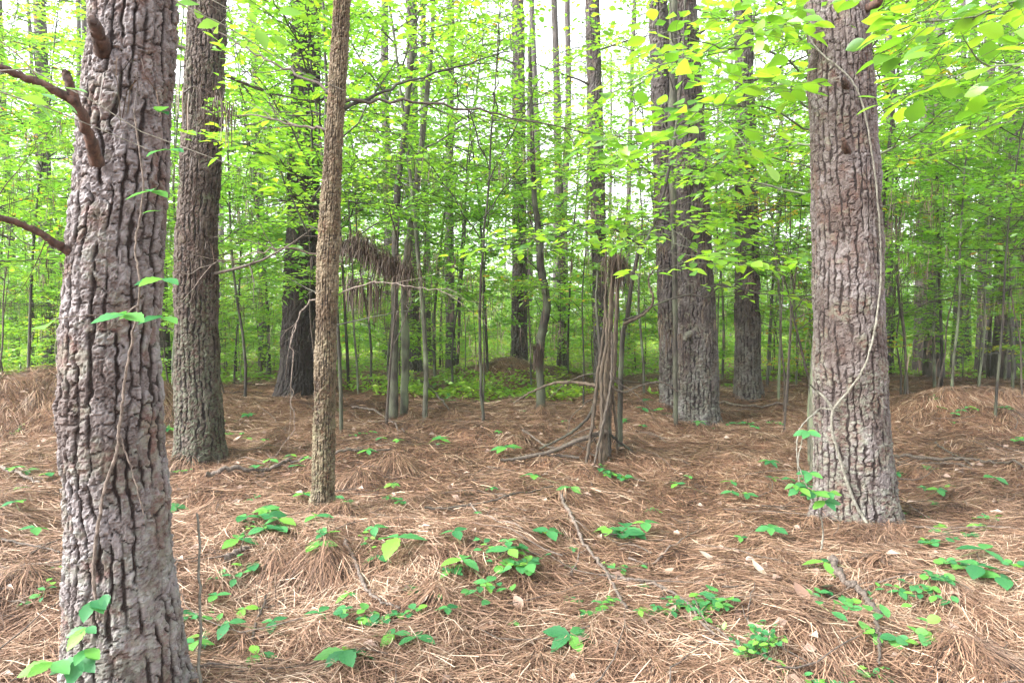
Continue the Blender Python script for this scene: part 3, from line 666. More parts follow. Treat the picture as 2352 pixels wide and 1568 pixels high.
# low leafy shrubs under the trees
TPL_SHRUB = [understorey_template(250+k, H, .10, nl, rad, lL, r0, B_sap, tint=tn, step=.06, dead=0, wob=.04) for k, (H, nl, rad, lL, r0, tn) in enumerate([(2.2, 26, 1.0, .095, .016, .72), (1.6, 22, .9, .085, .012, .82), (2.8, 28, 1.1, .10, .018, .62)])]
r = np.random.default_rng(43); cnt = 0; sp_l = []
while cnt < 95:
    y = 13.5+26*r.random()**1.3; x = (r.random()*2-1)*(.8*y+1); px = 1176+x/y*F
    if y < 17 and (900 < px < 1330): continue
    if any((x-q[0])**2+(y-q[1])**2 < .9 for q in sp_l): continue
    sp_l.append((x, y)); cnt += 1; side = "left" if px < 800 else ("middle" if px < 1600 else "right")
    plant_tree(TPL_SHRUB[int(r.integers(0, 3))], x, y, r.random()*6.28, r.uniform(.7, 1.15), "leafy_shrub", "low bright green shrub %s, in the %s undergrowth" % where(x, y, [(17, "nearest"), (22, "middle"), (29, "far"), (99, "farthest")]), group="low shrubs under the trees further back", cat="shrub")
# background: many alike
r = np.random.default_rng(5)
placed = []
def free(x, y, dist):
    return all((x-a_)**2+(y-b_)**2 > dist*dist for a_, b_ in placed)
for d_, k_ in ((q['d'], q['x'][0]) for q in PINE.values()): placed.append((k_, d_))
def gap(px): return math.exp(-((px-1380)/170.0)**2)
cnt = 0; tries = 0
while cnt < 150 and tries < 9000:
    tries += 1
    y = 15+36*r.random()**.85; x = (r.random()*2-1)*(.80*y+2); px = 1176+x/y*F
    if not free(x, y, 1.2): continue
    k = [1, 3, 1, 0][int(r.integers(0, 4))] if y > 23 else [0, 2, 1][int(r.integers(0, 3))]; sc = r.uniform(.8, 1.15)
    if r.random() < .3*gap(px): 
        k = [1, 3][int(r.integers(0, 2))]; sc = .8
    placed.append((x, y)); cnt += 1
    plant_tree((TPL_FAR+TPL_TALL)[k], x, y, r.random()*6.28, sc, "understorey_tree", "small broadleaf tree %s, %s" % where(x, y, [(19, "first row of the background"), (24, "second row of the background"), (31, "deep in the woods"), (40, "very deep in the woods"), (99, "at the far back")]), group="broadleaf trees in the background woods")

hz = bpy.data.materials.new("lifting_haze"); hz.use_nodes = True; hz.node_tree.nodes.clear()  # haze volume, added to lighten the dark woods at the back
ho = hz.node_tree.nodes.new("ShaderNodeOutputMaterial"); hv = hz.node_tree.nodes.new("ShaderNodeVolumePrincipled"); hv.inputs["Density"].default_value = HAZE; hv.inputs["Color"].default_value = (.93, .96, .93, 1); hv.inputs["Anisotropy"].default_value = .2
hz.node_tree.links.new(hv.outputs[0], ho.inputs["Volume"])
HB = np.array([[x_, y_, z_] for z_ in (-3, 27) for y_ in (-70, 720) for x_ in (-410, 410)], float)
if HAZE > 0: link("haze", mesh("haze", HB, [[0, 2, 3, 1], [4, 5, 7, 6], [0, 1, 5, 4], [2, 6, 7, 3], [0, 4, 6, 2], [1, 3, 7, 5]], None, hz, None, False), label="thin haze added between the trees to lift the dark background", kind="stuff")
# far pines
def far_pine_template(seed, r0, H=21):
    r = np.random.default_rng(seed)
    P = crook(np.array([[0, 0, z_] for z_ in np.linspace(-.1, H, 16)]), .06, r)
    P[:, 0] += np.linspace(0, 1, 16)**1.3*r.normal(0, .35); P[:, 1] += np.linspace(0, 1, 16)*r.normal(0, .3)
    zz = np.linspace(0, 1, 16); n = 12
    V, Q = tube(P, r0*(1-.6*zz)+r0*.35*np.exp(-zz*60), n)
    V = V.reshape(16, n, 3); V += r.normal(0, .006, V.shape)
    wd = Acc(); wd.add(V.reshape(-1, 3), Q)
    for k in range(16):
        z_ = r.uniform(2.5, H-2); az = r.random()*6.28
        cx, cyy = np.interp(z_, P[:, 2], P[:, 0]), np.interp(z_, P[:, 2], P[:, 1])
        bare_limb(wd, [cx, cyy, z_], [math.cos(az), math.sin(az), r.uniform(-.1, .5)], r.uniform(.6, 2.3), .016, 1, r, .0, 6, 3, 3, .5)
    cr = Acc(); Pn, Dn = [], []
    for k in range(55):
        z_ = H*(.66+.36*r.random()); az = r.random()*6.28; rr = 2.6*r.random()**.6*(1.15-(z_/H-.6)*1.5)
        c = np.array([math.cos(az)*rr, math.sin(az)*rr, z_]); m = 26
        Pn.append(np.repeat(c[None], m, 0)+r.normal(0, .16, (m, 3))); Dn.append(r.normal(0, 1, (m, 3))+np.array([0, 0, .35]))
    Pn, Dn = np.concatenate(Pn), nrm(np.concatenate(Dn)); m = len(Pn)
    leaf_cloud(Pn, Dn, nrm(r.normal(0, 1, (m, 3))), .26, .022, cr, np.clip(r.normal(.15, .1, m), 0, 1))
    return wd.mesh("trunk", B_far), cr.mesh("crown", M_leaf, smooth=False)
TPL_PINE = [far_pine_template(300+k, rr) for k, rr in enumerate((.155, .18, .13, .17, .11))]
FARP = [(1036, 19, 2, "slim pine between the grey pine and the two dark saplings, at the back"), (982, 21, 4, "thin pale pine just right of the pine behind the two saplings"),
        (1292, 20, 2, "pale pine in the background right of the crooked sapling"), (372, 15, 0, "pine glimpsed between the closest pine and the brown pine"),
        (606, 19, 2, "pine glimpsed left of the black trunk, far back"), (2118, 17, 0, "first background pine right of the vine wrapped pine"),
        (2147, 15.5, 1, "second background pine right of the vine wrapped pine"), (2198, 20, 2, "thin background pine above the left slope of the right hand mound"),
        (2222, 22, 4, "thin far pine just right of the dark thin sapling"), (2262, 16.5, 0, "background pine above the crest of the right hand mound"),
        (2306, 14.5, 1, "last thick background pine before the right edge"), (2345, 19, 3, "background pine cut by the right edge of the picture"),
        (118, 17, 1, "background pine beyond the left hand mound"), (30, 22, 2, "far pine at the left edge beyond the mound"), (2030, 18, 3, "background pine peeping out right of the vine wrapped pine"),
        (890, 24, 1, "far pine just left of the two dark green saplings"), (770, 23, 0, "far pine hidden partly by the corky tree"), (1440, 26, 4, "far slim pine right of the tangled clump"), (1215, 27, 2, "far slim pine just behind the grey pine's right edge")]
def far_pine(k, x, y, rz, label, group=None):
    root = link("pine_tree", None, loc=(x, y, float(hgt(x, y))), label=label, cat="tree", group=group); root.rotation_euler = (0, 0, rz)
    link("trunk", TPL_PINE[k][0], root); c = link("crown", TPL_PINE[k][1], root); c["kind"] = "stuff"
for px, d, k, lb in FARP:
    x = (px-1176)/F*d; placed.append((x, d)); far_pine(k, x, d, r.random()*6, lb)
cnt = 0
while cnt < 38:
    y = 22+45*r.random(); x = (r.random()*2-1)*(.80*y+2)
    if not free(x, y, 1.0): continue
    placed.append((x, y)); cnt += 1
    px = 1176+x/y*F; far_pine(int(r.integers(0, 5)), x, y, r.random()*6, "slender far pine %s, %s" % where(x, y, [(30, "nearer of the far ones"), (40, "deep in the woods"), (52, "very deep in the woods"), (99, "at the far back")]), group="far pines")

# far mass of leaves closing the woods
r = np.random.default_rng(77); a = Acc(); n = 80000
y = 60+26*r.random(n); x = (r.random(n)*2-1)*(.85*y+4); zc = r.random(n)**1.1*27*(.55+.6*noise2(x*.12, y*.05, 9))
dens = noise3(x*.35, y*.35, zc*.45, 12)
top = 21.0-10.0*np.exp(-((x/y*F-200)/190.)**2)
keep = (dens > .34) & (zc < top*(.7+.6*noise2(x*.3, y*.1, 15))); x, y, zc = x[keep], y[keep], zc[keep]; n = len(x)
leaf_cloud(np.stack([x, y, zc], 1), r.normal(0, 1, (n, 3))*[1, 1, .3], nrm(r.normal(0, .4, (n, 3))+[0, 0, 1]), 0.74*r.uniform(.6, 1.2, n), .44, a, np.clip(.55+.35*(noise2(x*.5, zc*.5, 3)-.5)+r.normal(0, .14, n), 0, .95))
link("distant_foliage", a.mesh("distant_foliage", M_leaf, smooth=False), label="mass of distant green foliage closing the woods", cat="foliage", kind="stuff")

# undergrowth on the floor beyond the open straw
r = np.random.default_rng(78); a = Acc(); n = 100000
y = 10.8+38*r.random(n)**1.6; x = (r.random(n)*2-1)*(.82*y+2)
dn = noise2(x*.45, y*.30, 19)*.6+noise2(x*1.6, y*1.2, 20)*.4
edge = sstep(11, 18, y)*.36+.3*np.exp(-((x+.5)/1.6)**2-((y-13)/2.2)**2)+.2*np.exp(-((x-2.2)/.8)**2-((y-12.5)/1.5)**2)
keep = (dn > .62-edge) & (np.hypot(x, y-15) > 1.0); x, y, dn = x[keep], y[keep], dn[keep]; n = len(x)
hh = .08+.5*sstep(.5, .85, dn)*r.random(n)+.25*sstep(18, 30, y)*r.random(n)
zc = hgt(x, y)+hh*r.random(n)**.7
sz = .062+.0028*y
leaf_cloud(np.stack([x, y, zc], 1), r.normal(0, 1, (n, 3))*[1, 1, .25], nrm(r.normal(0, .33, (n, 3))+[0, 0, 1]), sz*r.uniform(.6, 1.3, n), sz*.62, a, np.clip(.5+.6*(noise2(x*.7, y*.5, 23)-.5)+r.normal(0, .17, n), 0, 1))
link("undergrowth", a.mesh("undergrowth", M_under, smooth=False), label="low yellow green undergrowth covering the floor further back", cat="undergrowth", kind="stuff")

# ------------------------------------------------------------------ near tree limbs with single leaves
def put_leaves(root, recs, meshes, r, sc=1.0, limit=300, name="leaf"):
    P = np.concatenate([q[0] for q in recs]); D = np.concatenate([q[1] for q in recs]); U = np.concatenate([q[2] for q in recs]); L = np.concatenate([q[3] for q in recs])
    if len(P) > limit:
        order = np.argsort(np.linalg.norm(P-np.array([0, 0, CAM_H]), axis=1)/L); kp, rest = order[:limit], order[limit:]
        ac = Acc(); leaf_cloud(P[rest], D[rest], U[rest], L[rest]*sc, L[rest]*sc*.6, ac, np.clip(r.normal(.62, .15, len(rest)), 0, .95)); me = ac.mesh("crown", M_leaf, False)
        c = child(link("crown", me), root); c["kind"] = "stuff"; P, D, U, L = P[kp], D[kp], U[kp], L[kp]
    from mathutils import Matrix
    for p, d, u, l in zip(P, D, U, L):
        s_ = np.cross(u, d)
        o = link(name, meshes[int(r.integers(0, len(meshes)))], root)
        M = Matrix(((d[0], s_[0], u[0], p[0]-root.location[0]), (d[1], s_[1], u[1], p[1]-root.location[1]), (d[2], s_[2], u[2], p[2]-root.location[2]), (0, 0, 0, 1)))
        o.matrix_basis = M @ Matrix.Scale(l*sc, 4)
LM_near = [leaf_mesh("leaf", M_leaf_near, OBOV, curl=.15), leaf_mesh("leaf", M_leaf_near, OVAL, curl=.05), leaf_mesh("leaf", M_leaf_near, OVAL, curl=.22)]
LM_narrow = [leaf_mesh("leaf", M_leaf_near, NARROW, curl=.15), leaf_mesh("leaf", M_leaf_near, OVAL, curl=.10)]
LM_pale = [leaf_mesh("leaf", M_leaf_pale, OVAL, curl=.1), leaf_mesh("leaf", M_leaf_pale, TOOTH, curl=.2)]
LM_tooth = [leaf_mesh("leaf", M_seed, TOOTH, curl=.12), leaf_mesh("leaf", M_seed, TOOTH, curl=.25)]
LM_oval = [leaf_mesh("leaf", M_seed, OVAL, curl=.12), leaf_mesh("leaf", M_seed, OVAL, curl=.02)]
LM_round = [leaf_mesh("leaf", M_seed, ROUND, curl=.1)]

def limb_tree(name, base, trunk_pts, r0, limbs, label, seed, meshes, leafL, mat=B_sap, limit=290, step=.07, dead=0, flat=.9):
    """base (x,y); trunk_pts world points; limbs [(start, end, radius)] -> limbs carry sprays along them"""
    r = np.random.default_rng(seed)
    root = link(name, None, loc=(base[0], base[1], float(hgt(*base))), label=label, cat="tree")
    wd = Acc(); P = spline([[base[0], base[1], root.location[2]-.08]]+[list(p) for p in trunk_pts], 18); P[1:-1] += r.normal(0, r0*.35, (16, 3))
    V, Q = tube(P, np.linspace(r0, r0*.35, len(P)), 9); wd.add(V, Q)
    recs = []
    for lb in limbs:
        s_, e = np.array(lb[0], float), np.array(lb[1], float); rad = lb[2]; L = np.linalg.norm(e-s_)
        mid = (s_+e)/2+np.array([0, 0, .10*L])
        Pm = spline([s_, mid, e], 12); Pm[1:] += r.normal(0, .012*L, (11, 3))
        V, Q = tube(Pm, np.linspace(rad, rad*.3, 12), 6); wd.add(V, Q)
        for k2 in range(6, 24):
            k = k2//2
            if r.random() < lb[3]:
                dm = nrm(Pm[k]-Pm[k-1]); sv = nrm(np.cross(dm, [0, 0, 1.]))*(1 if k2 % 2 else -1)
                spray(wd, None, Pm[k], dm*.8+sv*.8+[0, 0, r.normal(0, .12)], L*r.uniform(.22, .38), r, leafL, r0=rad*.4, leaves_out=recs, step=step, flat=flat)
    for k in range(dead): bare_limb(wd, P[int(r.integers(4, 14))], [r.normal(), r.normal()-.4, .3], .9, r0*.3, 1, r, .1, 7, 2, 3)
    o = link("trunk", wd.mesh("trunk", mat)); child(o, root)
    if recs: put_leaves(root, recs, meshes, r, limit=limit)
    return root
# A: big yellow green leaves left of the vine wrapped pine
xa = at(1872, 900, 6.3)[0]
limb_tree("young_tree", (xa, 6.3), [at(1868, 600, 6.3), at(1880, 200, 6.3), at(1890, -200, 6.3)], .035,
    [(at(1880, 200, 6.3), at(1560, 130, 4.9), .012, .75), (at(1880, 260, 6.3), at(1640, 270, 4.7), .010, .75), (at(1880, 150, 6.3), at(1700, 60, 5.0), .010, .75), (at(1878, 300, 6.3), at(1480, 300, 5.2), .010, .6)],
    "young tree with large yellow green leaves hanging left of the vine wrapped pine", 61, LM_near, .135, step=.10, limit=200)
# B: layered spray in the middle
xb = at(1425, 1000, 7.3)[0]
limb_tree("young_tree", (xb, 7.3), [at(1428, 800, 7.3), at(1440, 720, 7.2), at(1462, 600, 7.1), at(1515, 480, 7.0), at(1560, 250, 7.0), at(1575, -100, 7.0)], .030,
    [(at(1432, 735, 7.2), at(1880, 690, 6.0), .013, .35), (at(1500, 520, 7.0), at(1820, 600, 5.6), .011, .9), (at(1480, 560, 7.0), at(1230, 560, 5.6), .010, .9), (at(1500, 520, 7.0), at(1560, 600, 5.0), .009, .9), (at(1530, 420, 7.0), at(1330, 400, 6.0), .009, .8), (at(1530, 380, 7.0), at(1700, 420, 5.6), .009, .8)],
    "young tree beside the tangled clump with level layers of green leaves across the middle", 62, LM_near, .10, mat=B_sapd, step=.075, limit=295)
# C: upper right corner, tree standing outside the frame
limb_tree("young_tree", (3.6, 2.5), [(3.5, 2.6, 1.5), (3.3, 2.8, 3.2), (3.2, 2.9, 4.4)], .04,
    [((3.35, 2.75, 2.75), at(2150, 60, 3.4), .012, .6), ((3.38, 2.75, 2.6), at(2200, 190, 3.0), .010, .5), ((3.3, 2.8, 3.0), at(2180, -30, 3.3), .010, .5), ((3.4, 2.7, 2.4), at(2260, 290, 3.1), .008, .35)],
    "tree reaching into the upper right corner with broad yellow green leaves close to the camera", 63, LM_near, .125, step=.085, limit=280)
# D: upper left, thin pale twigs crossing in front of the closest pine
limb_tree("young_tree", (-2.5, 1.55), [(-2.45, 1.6, 1.2), (-2.3, 1.65, 2.2), (-2.1, 1.7, 3.0)], .025,
    [((-2.3, 1.65, 2.15), at(560, 400, 2.0), .004, .14), ((-2.2, 1.65, 2.5), at(800, 190, 2.2), .004, .16), ((-2.2, 1.68, 2.6), at(620, 60, 2.0), .004, .16), ((-2.35, 1.62, 2.0), at(330, 330, 1.9), .004, .16)],
    "spindly young tree whose pale leafy twigs reach in from the left before the closest pine", 64, LM_pale, .075, mat=B_pale, step=.13, limit=70, dead=5)
# E, F: leafy trees filling the upper left and upper middle
limb_tree("young_tree", (-1.80, 6.6), [(-1.78, 6.6, 1.6), (-1.75, 6.5, 3.2), (-1.8, 6.5, 5.0)], .028,
    [((-1.9, 6.5, 2.9), at(540, 130, 5.6), .010, .8), ((-1.75, 6.5, 2.5), at(560, 330, 5.4), .010, .7), ((-1.75, 6.5, 3.2), at(600, -60, 5.2), .010, .8), ((-1.75, 6.5, 2.2), at(640, 420, 5.8), .008, .5), ((-1.9, 6.5, 2.6), at(1000, 60, 6.2), .010, .8), ((-1.88, 6.5, 3.1), at(700, 10, 5.6), .010, .8), ((-1.95, 6.55, 2.3), at(560, 270, 6.0), .009, .6)],
    "young tree with bright leaves spreading high behind the corky tree", 65, LM_narrow, .10, mat=B_sapd, step=.06, limit=295, dead=5)
limb_tree("young_tree", (-.35, 8.4), [(-.4, 8.4, 1.5), (-.3, 8.3, 3.0), (-.1, 8.2, 5.5)], .022,
    [((-.3, 8.3, 3.1), at(1330, 80, 7.2), .010, .8), ((-.3, 8.3, 3.4), at(950, 40, 7.4), .010, .8), ((-.35, 8.3, 2.7), at(1330, 280, 7.4), .009, .6), ((-.35, 8.35, 2.4), at(850, 260, 7.6), .009, .7), ((-.2, 8.3, 3.9), at(1150, 0, 6.9), .009, .8)],
    "young tree in the centre carrying high level branches of small green leaves", 66, LM_narrow, .085, mat=B_sapd, step=.055, limit=295, dead=5)

# the two dark green saplings and the crooked one
def stem_tree(name, keys, d, label, mat, seed, wob=.01, leafy=0, ttop=None):
    r = np.random.default_rng(seed); pts = [at(px, py, d) for px, py, hw in keys]; R = [hw/F*d for *_, hw in keys]
    g = float(hgt(pts[0][0], d)); pts[0][2] = g-.06
    P = spline(pts, 40); P[1:, :2] += r.normal(0, wob, (39, 2))*.5
    RR = np.interp(np.linspace(0, len(R)-1, 40), range(len(R)), R)*(1+r.normal(0, .05, 40))
    root = link(name, None, loc=(pts[0][0], d, g), label=label, cat="tree"); wd = Acc(); V, Q = tube(P, RR, 9); wd.add(V, Q)
    for k in range(7):
        q = P[int(r.integers(10, 38))]; bare_limb(wd, q, [r.normal(), r.normal()*.6, .6], r.uniform(.5, 1.3), .010, 1, r, 0, 7, 3, 3)
    lf = Acc()
    for k in range(leafy):
        q = P[int(20+19*r.random())]; spray(wd, lf, q, [r.normal(), r.normal()*.7, .25], r.uniform(.7, 1.5), r, .085, .6, .007, step=.055)
    child(link("trunk", wd.mesh("trunk", mat)), root)
    if leafy: c = child(link("crown", lf.mesh("crown", M_leaf, False)), root); c["kind"] = "stuff"
    return root
dS = float(ground_at(905, 968)[1])
stem_tree("sapling", [(903, 968, 11), (906, 800, 9), (908, 640, 9), (912, 450, 8), (935, 250, 7), (950, 60, 6), (958, -150, 5)], dS, "left one of the two dark green sapling stems right of the straw bundle", B_sapd, 71, leafy=9)
stem_tree("sapling", [(928, 968, 10), (931, 800, 9), (930, 640, 9), (950, 480, 8), (972, 300, 7), (990, 120, 5), (1000, -100, 4)], dS+.15, "right one of the two dark green sapling stems right of the straw bundle", B_sap, 72, leafy=9)
dC = float(ground_at(1243, 948)[1])
stem_tree("sapling", [(1243, 948, 14), (1242, 880, 9), (1240, 800, 10), (1252, 730, 10), (1256, 680, 9), (1242, 620, 9), (1238, 540, 8), (1228, 450, 6), (1222, 300, 5), (1215, 100, 4)], dC, "crooked dark sapling stem with a kink at mid height", B_sapd, 73, leafy=6)
stem_tree("sapling", [(1552, 985, 5), (1549, 600, 6), (1544, 400, 8), (1545, 150, 9), (1547, -100, 9)], 8.7, "dark thin stem rising directly in front of the twin pines", B_sapd, 74, leafy=5)

# ------------------------------------------------------------------ limbs and stubs on the big pines
def part_tube(name, root_key, pts, R, mat, n=11, wob=.0022, label=None, seed=0, forks=0):
    r = np.random.default_rng(seed); P = spline(pts, max(12, 6*len(pts))); P[1:] += r.normal(0, wob, (len(P)-1, 3))
    a = Acc(); V, Q = tube(P, np.interp(np.linspace(0, 1, len(P)), np.linspace(0, 1, len(R)), R)*(1+r.normal(0, .035, len(P))), n); V = V+r.normal(0, .0012, V.shape); a.add(V, Q)
    # end cap
    m = len(P); a.T.append(np.array([[(m-1)*n, (m-1)*n+k, (m-1)*n+k+1] for k in range(1, n-1)]))
    for k in range(forks):
        bare_limb(a, P[int(r.integers(4, len(P)))], [r.normal(), r.normal()*.4, r.normal()], .35, R[-1]*.35, 1, r, 0, 6, 2, 3)
    o = link(name, a.mesh(name, mat)); child(o, PINE[root_key]['root'])
    if label: o["label"] = label
    return o
sA = at(222, 375, 2.37)
part_tube("broken_limb", 'A', [sA, at(205, 310, 2.28), at(170, 225, 2.2), at(150, 160, 2.18)], [.024, .018, .016, .013], B_red2, label="forked reddish limb, upper fork snapped off", seed=1)
part_tube("broken_limb", 'A', [at(172, 232, 2.2), at(110, 200, 2.15), at(40, 172, 2.1), at(-80, 130, 2.0), at(-220, 120, 1.9)], [.016, .013, .011, .009, .007], B_red2, seed=2, forks=3)
part_tube("broken_limb", 'A', [at(165, 580, 2.42), at(110, 548, 2.36), at(50, 515, 2.3), at(-60, 480, 2.2), at(-200, 400, 2.1)], [.017, .013, .011, .010, .007], B_red2, seed=3, forks=2)
part_tube("branch_stub", 'A', [at(240, 130, 2.42), at(225, 80, 2.34), at(212, 45, 2.30)], [.032, .022, .018], B_red2, seed=4)
part_tube("branch_stub", 'H', [on_trunk('H', 1945, 352, -.03), on_trunk('H', 1948, 335, .05), on_trunk('H', 1950, 318, .09)], [.030, .024, .012], B_red2, seed=5, label="broken reddish brown stub")
part_tube("branch_stub", 'H', [on_trunk('H', 1985, 25, -.05), on_trunk('H', 2000, 5, .10), at(2010, -30, PINE['H']['d']-.3)], [.035, .028, .02], B_red2, seed=6)
part_tube("branch_stub", 'H', [on_trunk('H', 1942, 200, -.03), on_trunk('H', 1944, 190, .035), on_trunk('H', 1945, 180, .05)], [.030, .024, .01], B_red2, seed=7)
part_tube("branch_stub", 'E', [at(1632, 655, PINE['E']['d']), at(1655, 656, PINE['E']['d']-.05), at(1672, 657, PINE['E']['d']-.1)], [.03, .026, .022], B_sapd, seed=8)
part_tube("branch_stub", 'E', [on_trunk('E', 1584, 765, -.03), on_trunk('E', 1582, 772, .06), on_trunk('E', 1582, 782, .09)], [.045, .035, .025], B_pale, seed=9, label="pale broken stub")
for k, (key, px, py, dx, dz, L) in enumerate([('C', 665, 500, -1, .2, .5), ('C', 660, 610, -1, .1, .3), ('C', 700, 330, -1, .6, 1.6), ('C', 700, 250, 1, .7, 1.8), ('C', 716, 560, .6, .2, 1.2), ('B', 505, 640, 1, .3, 1.4), ('B', 500, 150, 1, -.2, 1.5), ('B', 430, 120, -1, .3, 1.2),
    ('I', 1180, 560, -1, .3, 1.6), ('I', 1200, 500, 1, .35, 1.8), ('I', 1190, 350, -1, .5, 2.0), ('I', 1200, 250, 1, .5, 2.2), ('I', 1180, 150, -1, .4, 2.2), ('G', 1735, 500, 1, .5, 1.5), ('G', 1700, 420, -1, .3, 1.4), ('G', 1725, 200, 1, .6, 1.8), ('G', 1700, 60, -1, .4, 1.6), ('E', 1620, 380, 1, .4, 1.2), ('E', 1600, 100, 1, .3, 1.8), ('J', 1395, 400, 1, .4, 1.4), ('J', 1360, 200, -1, .3, 1.6), ('J', 1395, 120, 1, .4, 1.6), ('K', 960, 420, 1, .5, 1.8), ('K', 940, 260, -1, .5, 1.6)]):
    rr = np.random.default_rng(400+k); a = Acc(); p = at(px, py, PINE[key]['d']); p[0] = np.interp(p[2], PINE[key]['z'], PINE[key]['x'])
    bare_limb(a, p, [dx, rr.normal(0, .5)-.2, dz], L, .020, 0, rr, 0, 9, 2, 4, .5)
    child(link("dead_limb", a.mesh("dead_limb", B_twig)), PINE[key]['root'])

# ------------------------------------------------------------------ vines
def vine(name, paths, mat, label, cat="vine", n=7, seed=0, wob=.0014, extra=None):
    r = np.random.default_rng(seed); a = Acc()
    for pts, R in paths:
        P = spline(pts, max(14, 8*len(pts))); P += r.normal(0, wob, P.shape)
        V, Q = tube(P, np.interp(np.linspace(0, 1, len(P)), np.linspace(0, 1, len(R)), R)*(1+r.normal(0, .08, len(P))), n); a.add(V, Q)
    root = link(name, None, loc=tuple(paths[0][0][0]), label=label, cat=cat)
    child(link("stem", a.mesh("stem", mat)), root); return root
H = 'H'
base = ground_at(2010, 1235)
vine("woody_vine", [
    ([base, on_trunk(H, 1990, 1195, .02), on_trunk(H, 1965, 1150, .02), on_trunk(H, 1948, 1100, .02), on_trunk(H, 1930, 1040, .02), on_trunk(H, 1916, 985, .02), on_trunk(H, 1918, 940, .02)], [.012, .010, .009]),
    ([on_trunk(H, 1918, 940, .02), on_trunk(H, 1950, 900, .02), on_trunk(H, 1985, 845, .025), on_trunk(H, 2003, 780, .03), on_trunk(H, 2012, 720, .03), on_trunk(H, 2020, 640, .018), on_trunk(H, 2018, 540, .018), on_trunk(H, 2009, 420, .018), on_trunk(H, 1997, 330, .018), on_trunk(H, 1985, 260, .02), on_trunk(H, 1963, 195, .02), on_trunk(H, 1930, 155, .02), on_trunk(H, 1898, 128, .02), on_trunk(H, 1870, 90, .03), on_trunk(H, 1852, 40, .05)], [.009, .007, .006, .006, .006, .005]),
    ([on_trunk(H, 1918, 940, .02), on_trunk(H, 1905, 915, .03), on_trunk(H, 1885, 895, .07), at(1862, 884, PINE[H]['d']-.3)], [.010, .008, .005]),
    ([on_trunk(H, 1918, 940, .02), on_trunk(H, 1895, 938, .04), at(1872, 948, PINE[H]['d']-.35), at(1840, 980, PINE[H]['d']-.4), at(1830, 1030, PINE[H]['d']-.42), at(1836, 1110, PINE[H]['d']-.42)], [.007, .005, .004])],
    B_pale, "pale woody vine climbing across the front of the big right hand pine", seed=5)
A_ = 'A'
vn = vine("creeper_vine", [([on_trunk(A_, 222, 1420, .012), on_trunk(A_, 214, 1320, .012), on_trunk(A_, 222, 1220, .012), on_trunk(A_, 238, 1120, .012), on_trunk(A_, 262, 1040, .012), on_trunk(A_, 272, 960, .012), on_trunk(A_, 282, 860, .012), on_trunk(A_, 300, 760, .012), on_trunk(A_, 308, 660, .02), on_trunk(A_, 300, 560, .02), on_trunk(A_, 316, 440, .02), on_trunk(A_, 300, 250, .02)], [.006, .006, .004, .003]),
    ([on_trunk(A_, 270, 1000, .012), on_trunk(A_, 300, 1090, .012), on_trunk(A_, 322, 1180, .015)], [.003, .002]),
    ([on_trunk(A_, 305, 700, .02), on_trunk(A_, 250, 722, .06), at(190, 725, 2.2), at(120, 735, 2.15)], [.003, .002])], B_stick, "brown creeper stem with green leaflets climbing the closest pine", seed=9)
from mathutils import Matrix
def leaf_obj(root, me, p, direc, up, L, name="leaf"):
    d = nrm(direc); u = nrm(np.asarray(up)-d*np.dot(up, d)); s_ = np.cross(u, d)
    o = link(name, me, root); o.matrix_basis = Matrix(((d[0], s_[0], u[0], p[0]-root.location[0]), (d[1], s_[1], u[1], p[1]-root.location[1]), (d[2], s_[2], u[2], p[2]-root.location[2]), (0, 0, 0, 1))) @ Matrix.Scale(L, 4)
    return o
rr = np.random.default_rng(88)
for (px, py, dd, L, k) in [(285, 438, .10, .085, 3), (312, 640, .10, .085, 3), (310, 728, .10, .085, 3), (250, 722, .12, .07, 2), (195, 722, .2, .09, 3), (110, 745, .2, .12, 1), (318, 485, .08, .05, 2), (300, 345, .12, .09, 3), (290, 258, .12, .08, 2),
                           (200, 1380, .07, .075, 3), (225, 1365, .06, .06, 2), (190, 1440, .08, .075, 3), (185, 1490, .1, .07, 3), (165, 1510, .1, .10, 3), (120, 1520, .12, .10, 3)]:
    p = on_trunk(A_, max(px, 175), py, dd) if px > 160 else at(px, py, 2.2)
    a0 = rr.uniform(-.4, .4)
    for q in range(k):
        an = a0+(q-(k-1)/2)*1.15+(math.pi if rr.random() < .2 else 0)
        leaf_obj(vn, LM_tooth[q % 2] if py < 1000 else LM_tooth[0], p, [math.sin(an)*(1 if q else -1), -.55, rr.normal(-.12, .15)], [rr.normal(0, .2), -.35, 1], L*rr.uniform(.8, 1.15))
# leafy vine left of the big pine's foot
vl = vine("creeper_vine", [([ground_at(1880, 1290), at(1890, 1230, 4.15), at(1882, 1180, 4.1), at(1850, 1110, 4.05), at(1834, 1060, 4.05), at(1845, 1000, 4.1)], [.005, .004, .003])], B_pale, "low creeper with bright palmate leaves just left of the big right hand pine's foot", seed=15)
for (px, py, L, k) in [(1855, 990, .09, 5), (1860, 1085, .09, 5), (1835, 1120, .09, 4), (1868, 1130, .10, 5), (1895, 1150, .10, 4), (1905, 1130, .08, 3), (1825, 1112, .07, 3)]:
    p = at(px, py, 4.05)
    for q in range(k):
        an = q*2*math.pi/k+.3; leaf_obj(vl, LM_tooth[q % 2], p, [math.cos(an), math.sin(an)*.8-.2, rr.normal(-.15, .15)], [rr.normal(0, .25), -.55, 1], L*rr.uniform(.8, 1.1))

